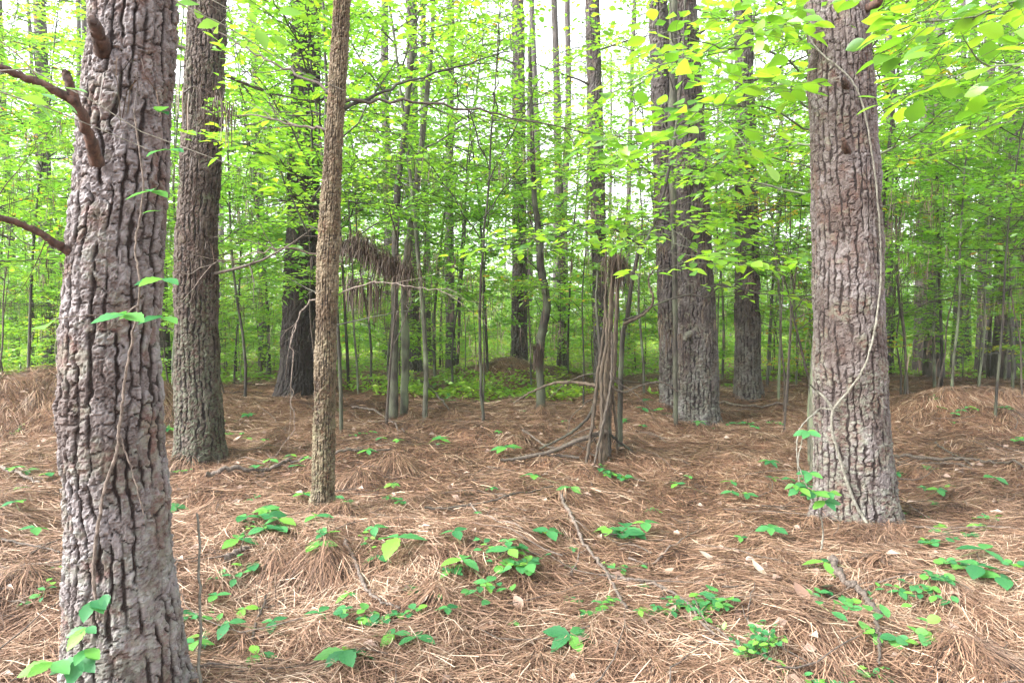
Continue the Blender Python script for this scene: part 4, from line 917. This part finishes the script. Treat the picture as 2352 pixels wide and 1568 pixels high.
# ------------------------------------------------------------------ hanging straw
def straw_tuft(acc, p, L, r, n=10, spread=.25):
    """needles draped over a twig: pairs hanging down on both sides"""
    for k in range(n):
        q = p+r.normal(0, .012, 3); an = r.random()*6.28; l = L*r.uniform(.25, 1.25)
        o = np.array([math.cos(an), math.sin(an), 0])*l*spread*r.random(); P = np.array([q, q+o*.7+[0, 0, -l*.3], q+o+[0, 0, -l]]); w_ = np.array([math.sin(an), -math.cos(an), 0])*.0022
        V = np.concatenate([P-w_, P+w_]); acc.add(V, [[0, 1, 4, 3], [1, 2, 5, 4]], a=np.clip(r.normal(.5, .25), 0, 1))
def straw_drape(name, pts, n, L, label, seed, per=8, spread=.3, thick=.05, branch=None, group=None):
    r = np.random.default_rng(seed); P = spline(pts, 40); a = Acc()
    for k in range(n):
        t = r.random()*39; i0 = min(int(t), 38); q = P[i0]*(1-t+i0)+P[i0+1]*(t-i0)+r.normal(0, thick, 3)*[1, 1, .6]; straw_tuft(a, q, L, r, per, spread)
    if branch: V, Q = tube(P, np.full(40, branch), 6); a.add(V, Q, a=.3)
    return link(name, a.mesh(name, M_hang, False), label=label, cat="pine straw", group=group)
dD = PINE['D']['d']
straw_drape("straw_bundle", [at(790, 560, 6.6), at(830, 552, 6.6), at(870, 585, 6.6), (at(910, 600, 6.6)), at(935, 625, 6.6)], 300, .15, "thick drooping bundle of dead pine straw caught on branches right of the corky tree", 1, per=7, spread=1.3, thick=.07, branch=.010)
straw_drape("straw_bundle", [at(800, 645, 6.7), at(840, 640, 6.7), at(870, 660, 6.7)], 70, .30, "wispy curtain of straw hanging under the thick bundle", 2, per=6, spread=.3, thick=.06, branch=.006)
straw_drape("straw_bundle", [at(1402, 590, 6.9), at(1420, 588, 6.9), at(1428, 610, 6.9)], 90, .26, "dead straw hanging from the broken top of the tangled clump", 3, per=6, spread=.5, thick=.03)
straw_drape("straw_bundle", [at(420, 215, 3.4), at(450, 200, 3.4), at(500, 225, 3.4), at(520, 260, 3.4)], 16, .16, "wispy straw hanging on twigs before the brown pine's upper trunk", 4, per=6, spread=.25, thick=.03, branch=.004)
straw_drape("straw_bundle", [at(1228, 790, dC-.1), at(1236, 800, dC-.1)], 40, .28, "clump of straw hooked on the crooked sapling", 5, per=8, spread=.3, thick=.03)
straw_drape("straw_bundle", [at(240, 110, 2.3), at(270, 120, 2.3), at(300, 160, 2.3), at(330, 230, 2.3)], 4, .16, "few rusty needles dangling on the closest pine's upper trunk", 6, per=3, spread=.6, thick=.03)
r = np.random.default_rng(99); a = Acc()
for k in range(900):
    y = r.uniform(6.5, 19); x = (r.random()*2-1)*.75*y; z_ = r.uniform(1.2, 1.5+.28*y); q = np.array([x, y, z_])
    for t in range(4): straw_tuft(a, q+r.normal(0, .10, 3), .17, r, 5, .6)
link("hanging_straw", a.mesh("hanging_straw", M_hang, False), label="dead pine needles dangling from twigs throughout the understorey", cat="pine straw", kind="stuff")

# bare twig tangle: dead lower branches throughout
r = np.random.default_rng(123)
TW = []
for k in range(6):
    a = Acc(); bare_limb(a, [0, 0, 0], [1, 0, .25], 1.6, .010, 0, np.random.default_rng(500+k), .05, 12, 3, 5, .55); TW.append(a.mesh("twigs", B_twig))
# they belong to the slender dead shrubs standing between the trees
def dead_shrub(x, y, sc, seed, label, group=None, h=2.6):
    r = np.random.default_rng(seed); root = link("dead_shrub", None, loc=(x, y, float(hgt(x, y))), label=label, cat="shrub", group=group)
    a = Acc(); P = crook(np.array([[0, 0, z_] for z_ in np.linspace(-.05, h, 12)])+np.linspace(0, 1, 12)[:, None]*r.normal(0, .25, 3)*[1, 1, 0], .04, r); V, Q = tube(P, np.linspace(.017, .004, 12)*sc, 6); a.add(V, Q)
    link("stem", a.mesh("stem", B_twig), root)
    for k in range(7):
        o = link("branch", TW[int(r.integers(0, 6))], root); o.location = P[int(r.integers(3, 12))]; o.rotation_euler = (r.normal(0, .3), r.normal(-.2, .3), r.random()*6.28); s_ = r.uniform(.4, .8)*sc; o.scale = (s_,)*3
for k in range(50):
    y = r.uniform(8.5, 21); x = (r.random()*2-1)*.78*y
    dead_shrub(x, y, r.uniform(.8, 1.4), 600+k, "leafless grey shrub %s, %s" % where(x, y, [(11, "close to the open straw"), (14, "in the middle distance"), (17, "further back"), (99, "deep among the trees")]), "leafless shrubs among the trees", h=r.uniform(2.0, 4.2))

# ------------------------------------------------------------------ tangled clump of broken stems
dK = float(ground_at(1385, 1068)[1])
root = link("broken_stem_clump", None, loc=tuple(ground_at(1385, 1068)), label="tangled clump of brown broken stems and arching dead branches right of centre", cat="tree")
def cl(name, keys, mat=B_snag, seed=0, wob=.0035):
    if name == 'stem': keys = [(1390+(px-1390)*.72, py, dd, hw) for px, py, dd, hw in keys]
    r = np.random.default_rng(seed); pts = [at(px, py, dK+dd) for px, py, dd, hw in keys]; R = [hw*.72/F*dK for *_, hw in keys]
    P = spline(pts, 10*len(pts)); P[1:] += r.normal(0, wob, (len(P)-1, 3)); a = Acc(); V, Q = tube(P, np.interp(np.linspace(0, 1, len(P)), np.linspace(0, 1, len(R)), R)*(1+r.normal(0, .06, len(P))), 8); a.add(V, Q)
    child(link(name, a.mesh(name, mat)), root)
cl("stem", [(1384, 1085, 0, 13), (1387, 1000, 0, 12), (1394, 880, 0, 11), (1404, 760, 0, 9), (1413, 650, 0, 8), (1416, 588, 0, 8)], B_snag, 1)
cl("stem", [(1320, 1110, -.2, 5), (1335, 1040, -.15, 5), (1352, 960, -.1, 6), (1368, 850, -.08, 6), (1385, 760, -.08, 4), (1392, 660, -.05, 3), (1390, 560, -.05, 3)], B_snag, 2)
cl("stem", [(1400, 1075, .25, 8), (1404, 950, .22, 8), (1418, 850, .2, 8), (1425, 740, .2, 7), (1430, 640, .2, 6)], B_snag, 3)
cl("stem", [(1372, 1080, -.1, 6), (1380, 960, -.15, 7), (1378, 860, -.15, 6), (1395, 780, -.12, 5), (1388, 680, -.1, 4)], B_snag, 4)
cl("stem", [(1408, 1060, .1, 6), (1398, 960, .1, 7), (1388, 870, .05, 7), (1372, 780, .05, 6), (1362, 700, .05, 4), (1366, 620, .05, 3)], B_sapd, 14)
cl("stem", [(1345, 1120, -.3, 3), (1362, 1040, -.25, 4), (1390, 950, -.2, 5), (1410, 860, -.15, 4), (1412, 760, -.1, 4)], B_twig, 15)
cl("stem", [(1432, 1070, .2, 4), (1425, 980, .15, 5), (1412, 900, .1, 5), (1404, 820, .1, 4)], B_snag, 16)
cl("branch", [(1392, 990, -.05, 8), (1330, 1010, -.1, 8), (1270, 1035, -.15, 7), (1200, 1050, -.2, 6), (1150, 1058, -.25, 4)], B_twig, 5)
cl("branch", [(1370, 885, 0, 6), (1320, 878, .1, 5), (1270, 880, .2, 4), (1220, 900, .3, 3), (1180, 925, .4, 3)], B_snag, 6)
cl("branch", [(1372, 900, 0, 5), (1350, 960, .1, 5), (1300, 1000, .2, 4), (1240, 1030, .3, 3)], B_sapd, 7)
cl("branch", [(1330, 1050, -.15, 5), (1260, 1045, -.1, 4), (1190, 1050, 0, 3)], B_twig, 8)
cl("branch", [(1385, 985, 0, 6), (1430, 1020, .1, 4), (1490, 1060, .2, 3), (1530, 1080, .3, 2)], B_sapd, 9)
cl("branch", [(1395, 880, 0, 5), (1430, 900, .1, 4), (1470, 885, .3, 3), (1520, 878, .5, 3), (1560, 900, .7, 2)], B_stick, 10)
cl("branch", [(1432, 745, .1, 6), (1480, 720, 0, 4), (1500, 690, -.1, 4), (1490, 640, -.1, 3), (1520, 600, -.2, 2)], B_snag, 11)
for k in range(10):
    r = np.random.default_rng(900+k); a = Acc(); bare_limb(a, at(1380+r.normal(0, 12), r.uniform(850, 1060), dK), [r.normal(), r.normal()*.6, r.normal()*.3-.1], r.uniform(.5, 1.0), .008, 1, r, .3, 8, 3, 3, .7)
    child(link("twig", a.mesh("twig", B_twig)), root)

# pale fine twigs reaching right from the corky tree, and the pale hanging twig before the black pine
def cork_limb(pts, rad, forks, mat, seed):
    r = np.random.default_rng(seed); P = spline(pts, 22); P[1:] += r.normal(0, .010, (21, 3)); a = Acc(); V, Q = tube(P, np.linspace(rad, rad*.3, 22), 6); a.add(V, Q)
    for k in range(forks):
        q = int(r.integers(6, 22)); bare_limb(a, P[q], nrm(P[q]-P[q-1])+r.normal(0, .45, 3), .45, rad*.35, 1, r, 0, 7, 2, 3, .5)
    child(link("limb", a.mesh("limb", mat)), PINE['D']['root'])
cork_limb([at(770, 680, dD), at(850, 650, dD-.2), at(930, 655, dD-.4), at(1030, 672, dD-.6)], .006, 4, B_stick, 1)
cork_limb([at(735, 680, dD), at(690, 720, dD-.1), at(672, 800, dD-.2), at(672, 900, dD-.2), at(676, 985, dD-.2)], .006, 4, B_stick, 2)
cork_limb([at(790, 250, dD), at(880, 210, dD+.2), at(1000, 170, dD+.6), at(1180, 115, dD+1.2)], .016, 5, B_sapd, 3)
cork_limb([at(788, 235, dD), at(900, 232, dD+.1), at(1060, 245, dD+.2), at(1200, 275, dD+.3), at(1430, 318, dD+.5)], .013, 6, B_twig, 4)
cork_limb([at(765, 300, dD), at(680, 285, dD+.1), at(580, 265, dD+.2), at(420, 250, dD+.3)], .012, 5, B_twig, 5)
cork_limb([at(765, 210, dD), at(650, 155, dD+.1), at(560, 110, dD+.2), at(440, 40, dD+.3)], .012, 5, B_twig, 6)
cork_limb([at(735, 585, dD), at(640, 568, dD-.2), at(520, 600, dD-.4), at(420, 630, dD-.8)], .008, 5, B_stick, 7)

# ------------------------------------------------------------------ fallen sticks
STK = [("long grey branch", [(475, 1112), (560, 1098), (640, 1085), (700, 1070)], 7, "thick dead branch lying between the brown pine and the corky tree"),
 ("", [(762, 1057), (830, 1050), (900, 1046)], 4, "straight bare stick lying right of the corky tree's trunk"),
 ("", [(1288, 1152), (1310, 1200), (1335, 1262), (1385, 1330), (1440, 1425)], 6, "long crooked stick running down from the leafy seedling towards the camera"),
 ("", [(1912, 1312), (1935, 1360), (1985, 1405), (2025, 1450)], 11, "stout broken branch piece on the straw in front of the big right hand pine"),
 ("", [(975, 1187), (1060, 1182), (1150, 1163), (1270, 1132)], 4, "thin curved stick lying across the middle of the straw"),
 ("", [(1390, 1345), (1480, 1362), (1560, 1400), (1640, 1490)], 6, "long stick beside the row of tiny yellow green plants"),
 ("", [(790, 1268), (815, 1310), (835, 1370), (870, 1405), (920, 1425)], 6, "forked root like stick below the corky tree"),
 ("", [(2050, 1062), (2160, 1070), (2260, 1075), (2360, 1090)], 5, "long straight pole lying right of the big right hand pine"),
 ("", [(2060, 1083), (2140, 1078), (2230, 1090)], 3, "thin stick just below the long straight pole on the right"),
 ("", [(0, 1090), (50, 1105), (92, 1125)], 5, "short dead branch at the left edge beside the closest pine"),
 ("", [(0, 1258), (70, 1275), (140, 1292)], 4, "pale stick at the left edge, lower than the short dead branch"),
 ("", [(1650, 935), (1730, 942), (1815, 940)], 4, "stick lying at the foot of the straight pine"),
 ("", [(810, 945), (880, 965), (930, 1005)], 3, "arched pale twig beneath the two dark saplings"),
 ("", [(575, 1545), (585, 1470), (612, 1395)], 5, "dark leaning stick in the left foreground beside a green seedling"),
 ("", [(2100, 1230), (2230, 1232), (2360, 1236)], 3, "thin dark stick near the right edge level with the big pine's foot"),
 ("", [(520, 1312), (545, 1300), (572, 1284)], 9, "curled piece of grey bark lying on the straw"),
 ("", [(2150, 1030), (2190, 1060), (2230, 1085)], 3, "thin twig crossing above the long straight pole"),
 ("", [(1310, 1340), (1325, 1315), (1330, 1280)], 3, "short twig next to the long crooked stick"),
 ("", [(1080, 1175), (1140, 1215), (1200, 1235)], 3, "thin pale twig right of centre below the curved stick"),
 ("", [(2010, 1450), (2018, 1500), (2020, 1560)], 6, "mottled stick at the bottom right running out of the picture"),
 ("", [(1440, 1305), (1520, 1300), (1600, 1235)], 3, "thin bent twig in the smooth hollow of straw"),
 ("", [(1200, 1000), (1240, 1030), (1300, 1045)], 3, "dark twig under the arching branches of the tangled clump"),
 ("", [(940, 870), (985, 895), (1030, 955)], 4, "arched dead branch right of the two dark saplings")]
for k, (_, pts, hw, lb) in enumerate(STK):
    r = np.random.default_rng(1000+k); G = []; G0 = [ground_at(*p) for p in pts]
    P = spline(G0, 9*len(pts)); rad = hw/F*np.mean(P[:, 1])*.85
    P[:, 2] = hgt(P[:, 0], P[:, 1])+rad*.8+.055; P += r.normal(0, rad*.35, P.shape)
    a = Acc(); V, Q = tube(P, np.linspace(rad, rad*.55, len(P))*(1+r.normal(0, .12, len(P))), 7); a.add(V, Q)
    n = 7; m = len(P); a.T.append(np.array([[0, q, q+1] for q in range(1, n-1)]+[[(m-1)*n, (m-1)*n+q, (m-1)*n+q+1] for q in range(1, n-1)]))
    for c in range(2):
        q = int(r.integers(3, m-2)); bare_limb(a, P[q], nrm(P[q+1]-P[q])+r.normal(0, .6, 3)*[1, 1, .3]+[0, 0, .12], .14+.1*r.random(), rad*.4, 2, r, 0, 5, 2, 2)
    link("fallen_stick", a.mesh("fallen_stick", [B_stick, B_twig][k % 3 == 1]), label=lb, cat="stick")
# upright pale cane in the left foreground
p0, p1 = at(452, 1600, 2.55), at(456, 1180, 2.75); a = Acc(); P = spline([[p0[0], p0[1], float(hgt(p0[0], p0[1]))-.05], (p0+p1)/2+[.01, 0, 0], p1], 20); P += np.random.default_rng(3).normal(0, .003, P.shape); V, Q = tube(P, np.linspace(.0065, .0045, 20), 7); a.add(V, Q)
link("upright_cane", a.mesh("upright_cane", B_pale), label="thin speckled pale cane standing upright right of the closest pine", cat="stick")
# straw hummock twigs sticking out right
# ------------------------------------------------------------------ seedlings
def seedling(px, py, kind, s, label, n=None, h=None, seed=0, spread=.0):
    r = np.random.default_rng(seed); g = ground_at(px, py+ (h or .1)*F/6); hh = h or .09
    root = link("seedling", None, loc=tuple(g), label=label, cat="plant", group=("scattered small seedlings" if label.startswith("small scattered") else None)); a = Acc()
    def st(p, q, rad=.0016):
        P = spline([p, (p+q)/2+[r.normal(0, .006), r.normal(0, .006), .01], q], 6); V, Q = tube(P, np.full(6, rad), 4); a.add(V, Q)
    if kind in ("palm", "tri"):
        nl = n or (5 if kind == "palm" else 3); heads = 1 if not spread else int(spread*10)
        for hd in range(heads):
            off = np.array([r.normal(0, s*2.5), r.normal(0, s*2.0), 0]) if heads > 1 else np.zeros(3)
            top = g+off; top[2] = float(hgt(top[0], top[1]))+hh*r.uniform(.7, 1.2)
            st(g-[0, 0, .02], top); a0 = r.random()*6.28
            for q in range(nl):
                an = a0+q*2*math.pi/(nl+ (.6 if kind == "palm" else 0))+r.normal(0, .12)
                leaf_obj(root, (LM_tooth if kind == "palm" or r.random() < .5 else LM_oval)[q % 2], top, [math.cos(an), math.sin(an), r.normal(-.08, .12)], [r.normal(0, .15), r.normal(-.12, .15), 1], s*r.uniform(.8, 1.15))
    else:
        # little runner with alternate leaves
        m = n or 9; L = s*m*.42; an = r.random()*6.28 if not spread else spread; P = []
        for q in range(m+1):
            an += r.normal(0, .25); p = g+np.array([math.cos(an), math.sin(an)*.8, 0])*(q/m)*L; p[2] = float(hgt(p[0], p[1]))+.03+hh*(.4+.6*q/m)*r.uniform(.8, 1.1); P.append(p)
        P[0] = g-[0, 0, .01]; V, Q = tube(spline(P, 3*m), np.full(3*m, .0014), 4); a.add(V, Q)
        ms = LM_round if kind == "round" else LM_oval
        for q in range(1, m+1):
            for sgn in ((-1, 1) if kind == "round" else (1 if q % 2 else -1,)):
                dm = nrm(P[q]-P[q-1]); sv = nrm(np.cross(dm, [0, 0, 1.])); leaf_obj(root, ms[0], P[q], dm*.5+sv*sgn+[0, 0, r.normal(0, .15)], [r.normal(0, .2), r.normal(-.15, .2), 1], s*r.uniform(.55, .9))
    link("stem", a.mesh("stem", M_stem)).parent = root
    root.children[-1].location = -root.location
M_stem = plain_bark("green_stem", (.06, .10, .03), (.12, .17, .05), 40, 1)
SEED = [
 (1162, 1022, "palm", .13, "large five leaved seedling alone in the centre, left of the arching dead branches"), (1010, 1000, "palm", .11, "five leaved seedling just right of the two dark sapling feet"), (570, 945, "palm", .10, "seedling in the straw between brown and black pines"),
 (612, 1072, "tri", .08, "leaf cluster above the thick dead branch, left of the corky tree", .3), (680, 1068, "tri", .07, "small leaf cluster touching the corky tree's left side"), (698, 1138, "palm", .075, "bright yellow green seedling at the corky tree's left"),
 (560, 1185, "tri", .085, "spreading dark green seedling left of the corky tree's foot", .4), (620, 1170, "tri", .07, "small seedling near the corky tree's foot, left side"), (85, 1070, "tri", .08, "leafy seedling left of the closest pine at mid height", .3),
 (70, 1172, "tri", .085, "seedling with a yellowed leaf at the left edge", .2), (385, 975, "palm", .08, "seedling squeezed between the closest pine and the brown pine, upper one"), (398, 1042, "tri", .07, "seedling squeezed between the closest pine and the brown pine, lower one", .2),
 (395, 1160, "palm", .09, "dark green seedling at the right edge of the closest pine"), (668, 1228, "tri", .085, "leaf group at the left end of the row below the corky tree", .3), (765, 1248, "tri", .085, "leaf group in the middle of the row below the corky tree", .4),
 (850, 1240, "tri", .08, "leaf group right of the row's middle below the corky tree", .3), (912, 1262, "tri", .155, "seedling with the three largest broad leaves, below and right of the corky tree"), (1068, 1262, "tri", .08, "green seedling right of the big three leaved one", .3),
 (1095, 1300, "tri", .09, "bright seedling with broad leaves low in the centre", .2), (1175, 1300, "tri", .055, "small bright seedling in the centre, right of the broad leaved one", .3), (1188, 1368, "oval", .06, "rounded low plant in the centre foreground", 0),
 (1395, 1200, "tri", .115, "tall leafy seedling next to the top of the long crooked stick", .5), (1420, 1240, "round", .035, "tiny round leaved vine under the tall leafy seedling"), (1310, 1470, "palm", .095, "bright lobed seedling in the bottom centre"),
 (1028, 1415, "tri", .06, "small dark seedling in the bottom centre left"), (770, 1450, "tri", .07, "green seedling in the bottom left, upper of two", .3), (700, 1442, "tri", .065, "small green seedling left of the upper bottom left one", .2),
 (790, 1508, "palm", .10, "bright maple like seedling at the bottom left"), (480, 1438, "tri", .065, "seedling next to the upright pale cane", .3), (565, 1432, "tri", .06, "bright seedling on the dark leaning stick", .3),
 (592, 1520, "tri", .07, "single bright seedling at the foot of the dark leaning stick"), (932, 1160, "round", .04, "small round leaved plant on the central straw ridge"), (1422, 1090, "round", .04, "upright runner of tiny round leaves right of the tangled clump"),
 (1352, 1112, "tri", .10, "seedling at the foot of the tangled clump", .2), (1535, 1100, "tri", .05, "small seedling in the hollow below the twin pines", .3), (1655, 1122, "tri", .07, "green seedling in the hollow below the knotted pine", .4),
 (1768, 1060, "palm", .085, "five leaved seedling between straight pine and vine wrapped pine"), (1770, 1225, "palm", .09, "seedling left of the big right hand pine's foot on the straw"), (1702, 1242, "tri", .045, "tiny seedling left of the one by the big pine's foot"),
 (2060, 1300, "tri", .10, "broad leaved seedling below the big right hand pine's foot", .4), (2130, 1245, "round", .045, "patch of small round leaves right of the big pine's foot"), (2170, 1290, "round", .055, "bright round leaved runner in the lower right"),
 (2200, 1345, "round", .05, "round leaved runner ending lower than its neighbour at the lower right"), (2260, 1185, "oval", .05, "low oval leaved plant near the right edge"), (2285, 1095, "tri", .09, "light green seedling near the right edge above the straight pole"),
 (2300, 1300, "round", .045, "yellow green round leaved plant at the right edge"), (2215, 1400, "oval", .06, "low plant in the lower right beside reddish straw"), (2060, 1435, "oval", .07, "dark green plant near the bottom right stick"),
 (2090, 1375, "tri", .05, "small dark leaved seedling above the bottom right stick", .2), (2060, 1080, "palm", .08, "seedling at the right edge of the vine wrapped pine"), (2115, 1125, "tri", .075, "seedling right of the vine wrapped pine, below the straight pole", .2),
 (1505, 1392, "tri", .03, "first tuft of the row of tiny yellow green plants", .5), (1570, 1422, "tri", .035, "second tuft of the row of tiny yellow green plants", .6), (1630, 1450, "tri", .04, "last tuft of the row of tiny yellow green plants", .5),
 (845, 1030, "palm", .08, "dull green seedling right of the corky tree"), (900, 1003, "tri", .06, "pale seedling by the feet of the two dark saplings", .3), (1605, 962, "palm", .09, "dark seedling at the foot of the twin pines"),
 (1690, 960, "tri", .07, "seedlings between the knotted pine and the straight pine", .4), (1470, 925, "tri", .09, "light seedling behind the tangled clump", .4), (2125, 800, "palm", .10, "leafy seedling in the background right of the vine wrapped pine"),
 (110, 930, "tri", .09, "leafy seedling on the left hand straw mound", .2), (2200, 930, "tri", .06, "small seedling on the right hand straw mound", .3), (1000, 880, "tri", .08, "bright seedling behind the two dark saplings", .5),
 (1180, 1440, "tri", .03, "speck of a seedling in the bottom centre"), (1400, 1385, "tri", .03, "tiny blue green seedling beside the long crooked stick")]
for k, t in enumerate(SEED):
    seedling(t[0], t[1], t[2], t[3]*1.3, t[4], seed=2000+k, spread=(t[5] if len(t) > 5 else 0.), h=.05+.5*t[3], n=None)
r = np.random.default_rng(321)
for k in range(80):
    px = r.uniform(0, 2352); py = 905+560*r.random()**1.2; g0 = ground_at(px, py); kd = ["tri", "palm", "round", "oval"][int(r.integers(0, 4))]; kw = {"tri": "three leaved", "palm": "five leaved", "round": "round leaved", "oval": "oval leaved"}[kd]
    seedling(px, py, kd, r.uniform(.035, .085), ("small scattered %s seedling, column " % kw+"%s, %s" % where(g0[0], g0[1], [(3.6, "in the foreground"), (5, "on the nearer straw"), (7, "on the middle straw"), (99, "on the farther straw")])).replace("column ", ""), seed=3000+k, spread=r.choice([0, .2, .3]), h=.06)
# little bushes at the bottom right
def bush(px, py, w_, h_, n, label, seed):
    r = np.random.default_rng(seed); g = ground_at(px, py); root = link("leafy_bush", None, loc=tuple(g), label=label, cat="bush"); a = Acc()
    for k in range(n//6):
        an = r.random()*6.28; e = g+np.array([math.cos(an)*w_*r.random(), math.sin(an)*w_*.7*r.random(), h_*r.uniform(.4, 1.1)]); P = spline([g, (g+e)/2+[0, 0, .03], e], 7); V, Q = tube(P, np.full(7, .0015), 4); a.add(V, Q)
        for q in range(1, 7):
            leaf_obj(root, LM_oval[q % 2], P[q], [r.normal(), r.normal(), r.normal(-.05, .3)], [r.normal(0, .3), r.normal(-.2, .3), 1], r.uniform(.022, .042))
    o = link("stem", a.mesh("stem", M_stem)); child(o, root)
bush(1735, 1530, .17, .16, 150, "small bright green bush at the bottom right of centre", 1)
bush(1960, 1600, .28, .07, 130, "low bright green patch cut by the bottom edge", 2)
bush(1840, 1590, .16, .06, 70, "low green sprig between the small bush and the bottom edge patch", 3)

# ------------------------------------------------------------------ dead leaves
def deadleaf_mat():
    m, nt, out = new_mat("dead_leaf"); oi = N(nt, "ShaderNodeObjectInfo"); at_ = N(nt, "ShaderNodeAttribute"); at_.attribute_name = "tint"
    c = ramp(nt, mth(nt, 'MAXIMUM', at_.outputs["Fac"], mth(nt, 'MULTIPLY', oi.outputs["Random"], .9)), [(0, (.16, .09, .06)), (.5, (.28, .20, .155)), (.85, (.42, .35, .30)), (1, (.5, .40, .18))])
    b = N(nt, "ShaderNodeBsdfPrincipled"); b.inputs["Roughness"].default_value = .6; nt.links.new(c, b.inputs["Base Color"]); nt.links.new(b.outputs[0], out.inputs[0]); return m
M_dead = deadleaf_mat()
DL = [leaf_mesh("dead_leaf", M_dead, TOOTH, curl=-.25), leaf_mesh("dead_leaf", M_dead, ROUND, curl=.3), leaf_mesh("dead_leaf", M_dead, OVAL, curl=-.4)]
r = np.random.default_rng(55)
for k, (px, py, L, lb) in enumerate([(965, 1395, .13, "pale curled dead leaf in the lower centre left"), (822, 1442, .13, "pale crumpled dead leaf in the bottom left of centre"), (1640, 1300, .10, "greyish dead leaf in the smooth straw hollow"), (1897, 1365, .17, "large flat pale dead leaf left of the stout branch piece"),
    (1715, 1310, .09, "small curled pale leaf on the right hand straw"), (1760, 1340, .11, "yellowish dead leaf right of the hollow"), (1520, 1335, .08, "tiny pale leaf beside the long stick"), (1100, 1465, .12, "brown leaf half buried near the bottom centre"), (955, 1375, .08, "second pale leaf touching the curled one"),
    (1480, 1228, .06, "small pale leaf near the hollow's top"), (1470, 985, .10, "bleached leaf in front of the twin pines"), (535, 1020, .09, "pale bluish leaf lying right of the brown pine's foot"), (1200, 1420, .10, "brown dead leaf under the bottom centre"), (620, 1340, .09, "tan leaf left of the forked stick"),
    (1860, 1400, .11, "brown leaf beside the large flat pale one"), (1760, 1490, .10, "pale leaf behind the small bright bush"), (845, 1155, .07, "orange brown leaf on the central ridge")]):
    g = ground_at(px, py); root = g+np.array([0, 0, .045]); an = r.random()*6.28
    o = link("dead_leaf", DL[k % 3], label=lb, cat="dead leaf"); d = nrm([math.cos(an), math.sin(an), .15]); u = nrm(np.array([r.normal(0, .25), -.3, 1])); u = nrm(u-d*np.dot(u, d)); s_ = np.cross(u, d)
    o.matrix_world = Matrix(((d[0], s_[0], u[0], root[0]), (d[1], s_[1], u[1], root[1]), (d[2], s_[2], u[2], root[2]), (0, 0, 0, 1))) @ Matrix.Scale(L, 4)
a = Acc(); n = 750
y = (1.9**1.5+(9.5**1.5-1.9**1.5)*r.random(n))**(1/1.5); x = (r.random(n)*2-1)*(.8*y); z_ = hgt(x, y)+.035+.02*r.random(n); an = r.random(n)*6.28
leaf_cloud(np.stack([x, y, z_], 1), np.stack([np.cos(an), np.sin(an), r.normal(0, .15, n)], 1), nrm(r.normal(0, .45, (n, 3))+[0, 0, 1]), .075*r.uniform(.5, 1.4, n), .045, a, r.random(n)*.65, fold=.3)
link("leaf_litter", a.mesh("leaf_litter", M_dead, False), label="scattered pale dead leaves mixed into the straw", cat="leaf litter", kind="stuff")
r = np.random.default_rng(66); a = Acc()
for k in range(420):
    y = (2.2**1.5+(14**1.5-2.2**1.5)*r.random())**(1/1.5); x = (r.random()*2-1)*.8*y; L = r.uniform(.12, .75); an = r.random()*3.14; cu = r.normal(0, .12)*L
    t = np.linspace(-.5, .5, 7); P = np.stack([x+np.cos(an)*L*t-np.sin(an)*cu*4*t*t, y+np.sin(an)*L*t+np.cos(an)*cu*4*t*t, 0*t], 1); P[:, 2] = hgt(P[:, 0], P[:, 1])+.055+r.uniform(0, .10)*np.abs(t-.5*r.choice([-1, 1]))*L; P += r.normal(0, .004, P.shape)
    rd = r.uniform(.0018, .0055); V, Q = tube(P, np.linspace(rd, rd*.5, 7), 5); a.add(V, Q)
link("twig_litter", a.mesh("twig_litter", B_stick), label="thin dead twigs scattered over the pine straw", cat="twig litter", kind="stuff")
if __import__("os").environ.get("SCENE_COUNT"):
    for m in sorted(bpy.data.meshes, key=lambda q: -len(q.polygons))[:25]: print(m.name, len(m.polygons), m.users)
    print("polys", sum(len(m.polygons) for m in bpy.data.meshes))
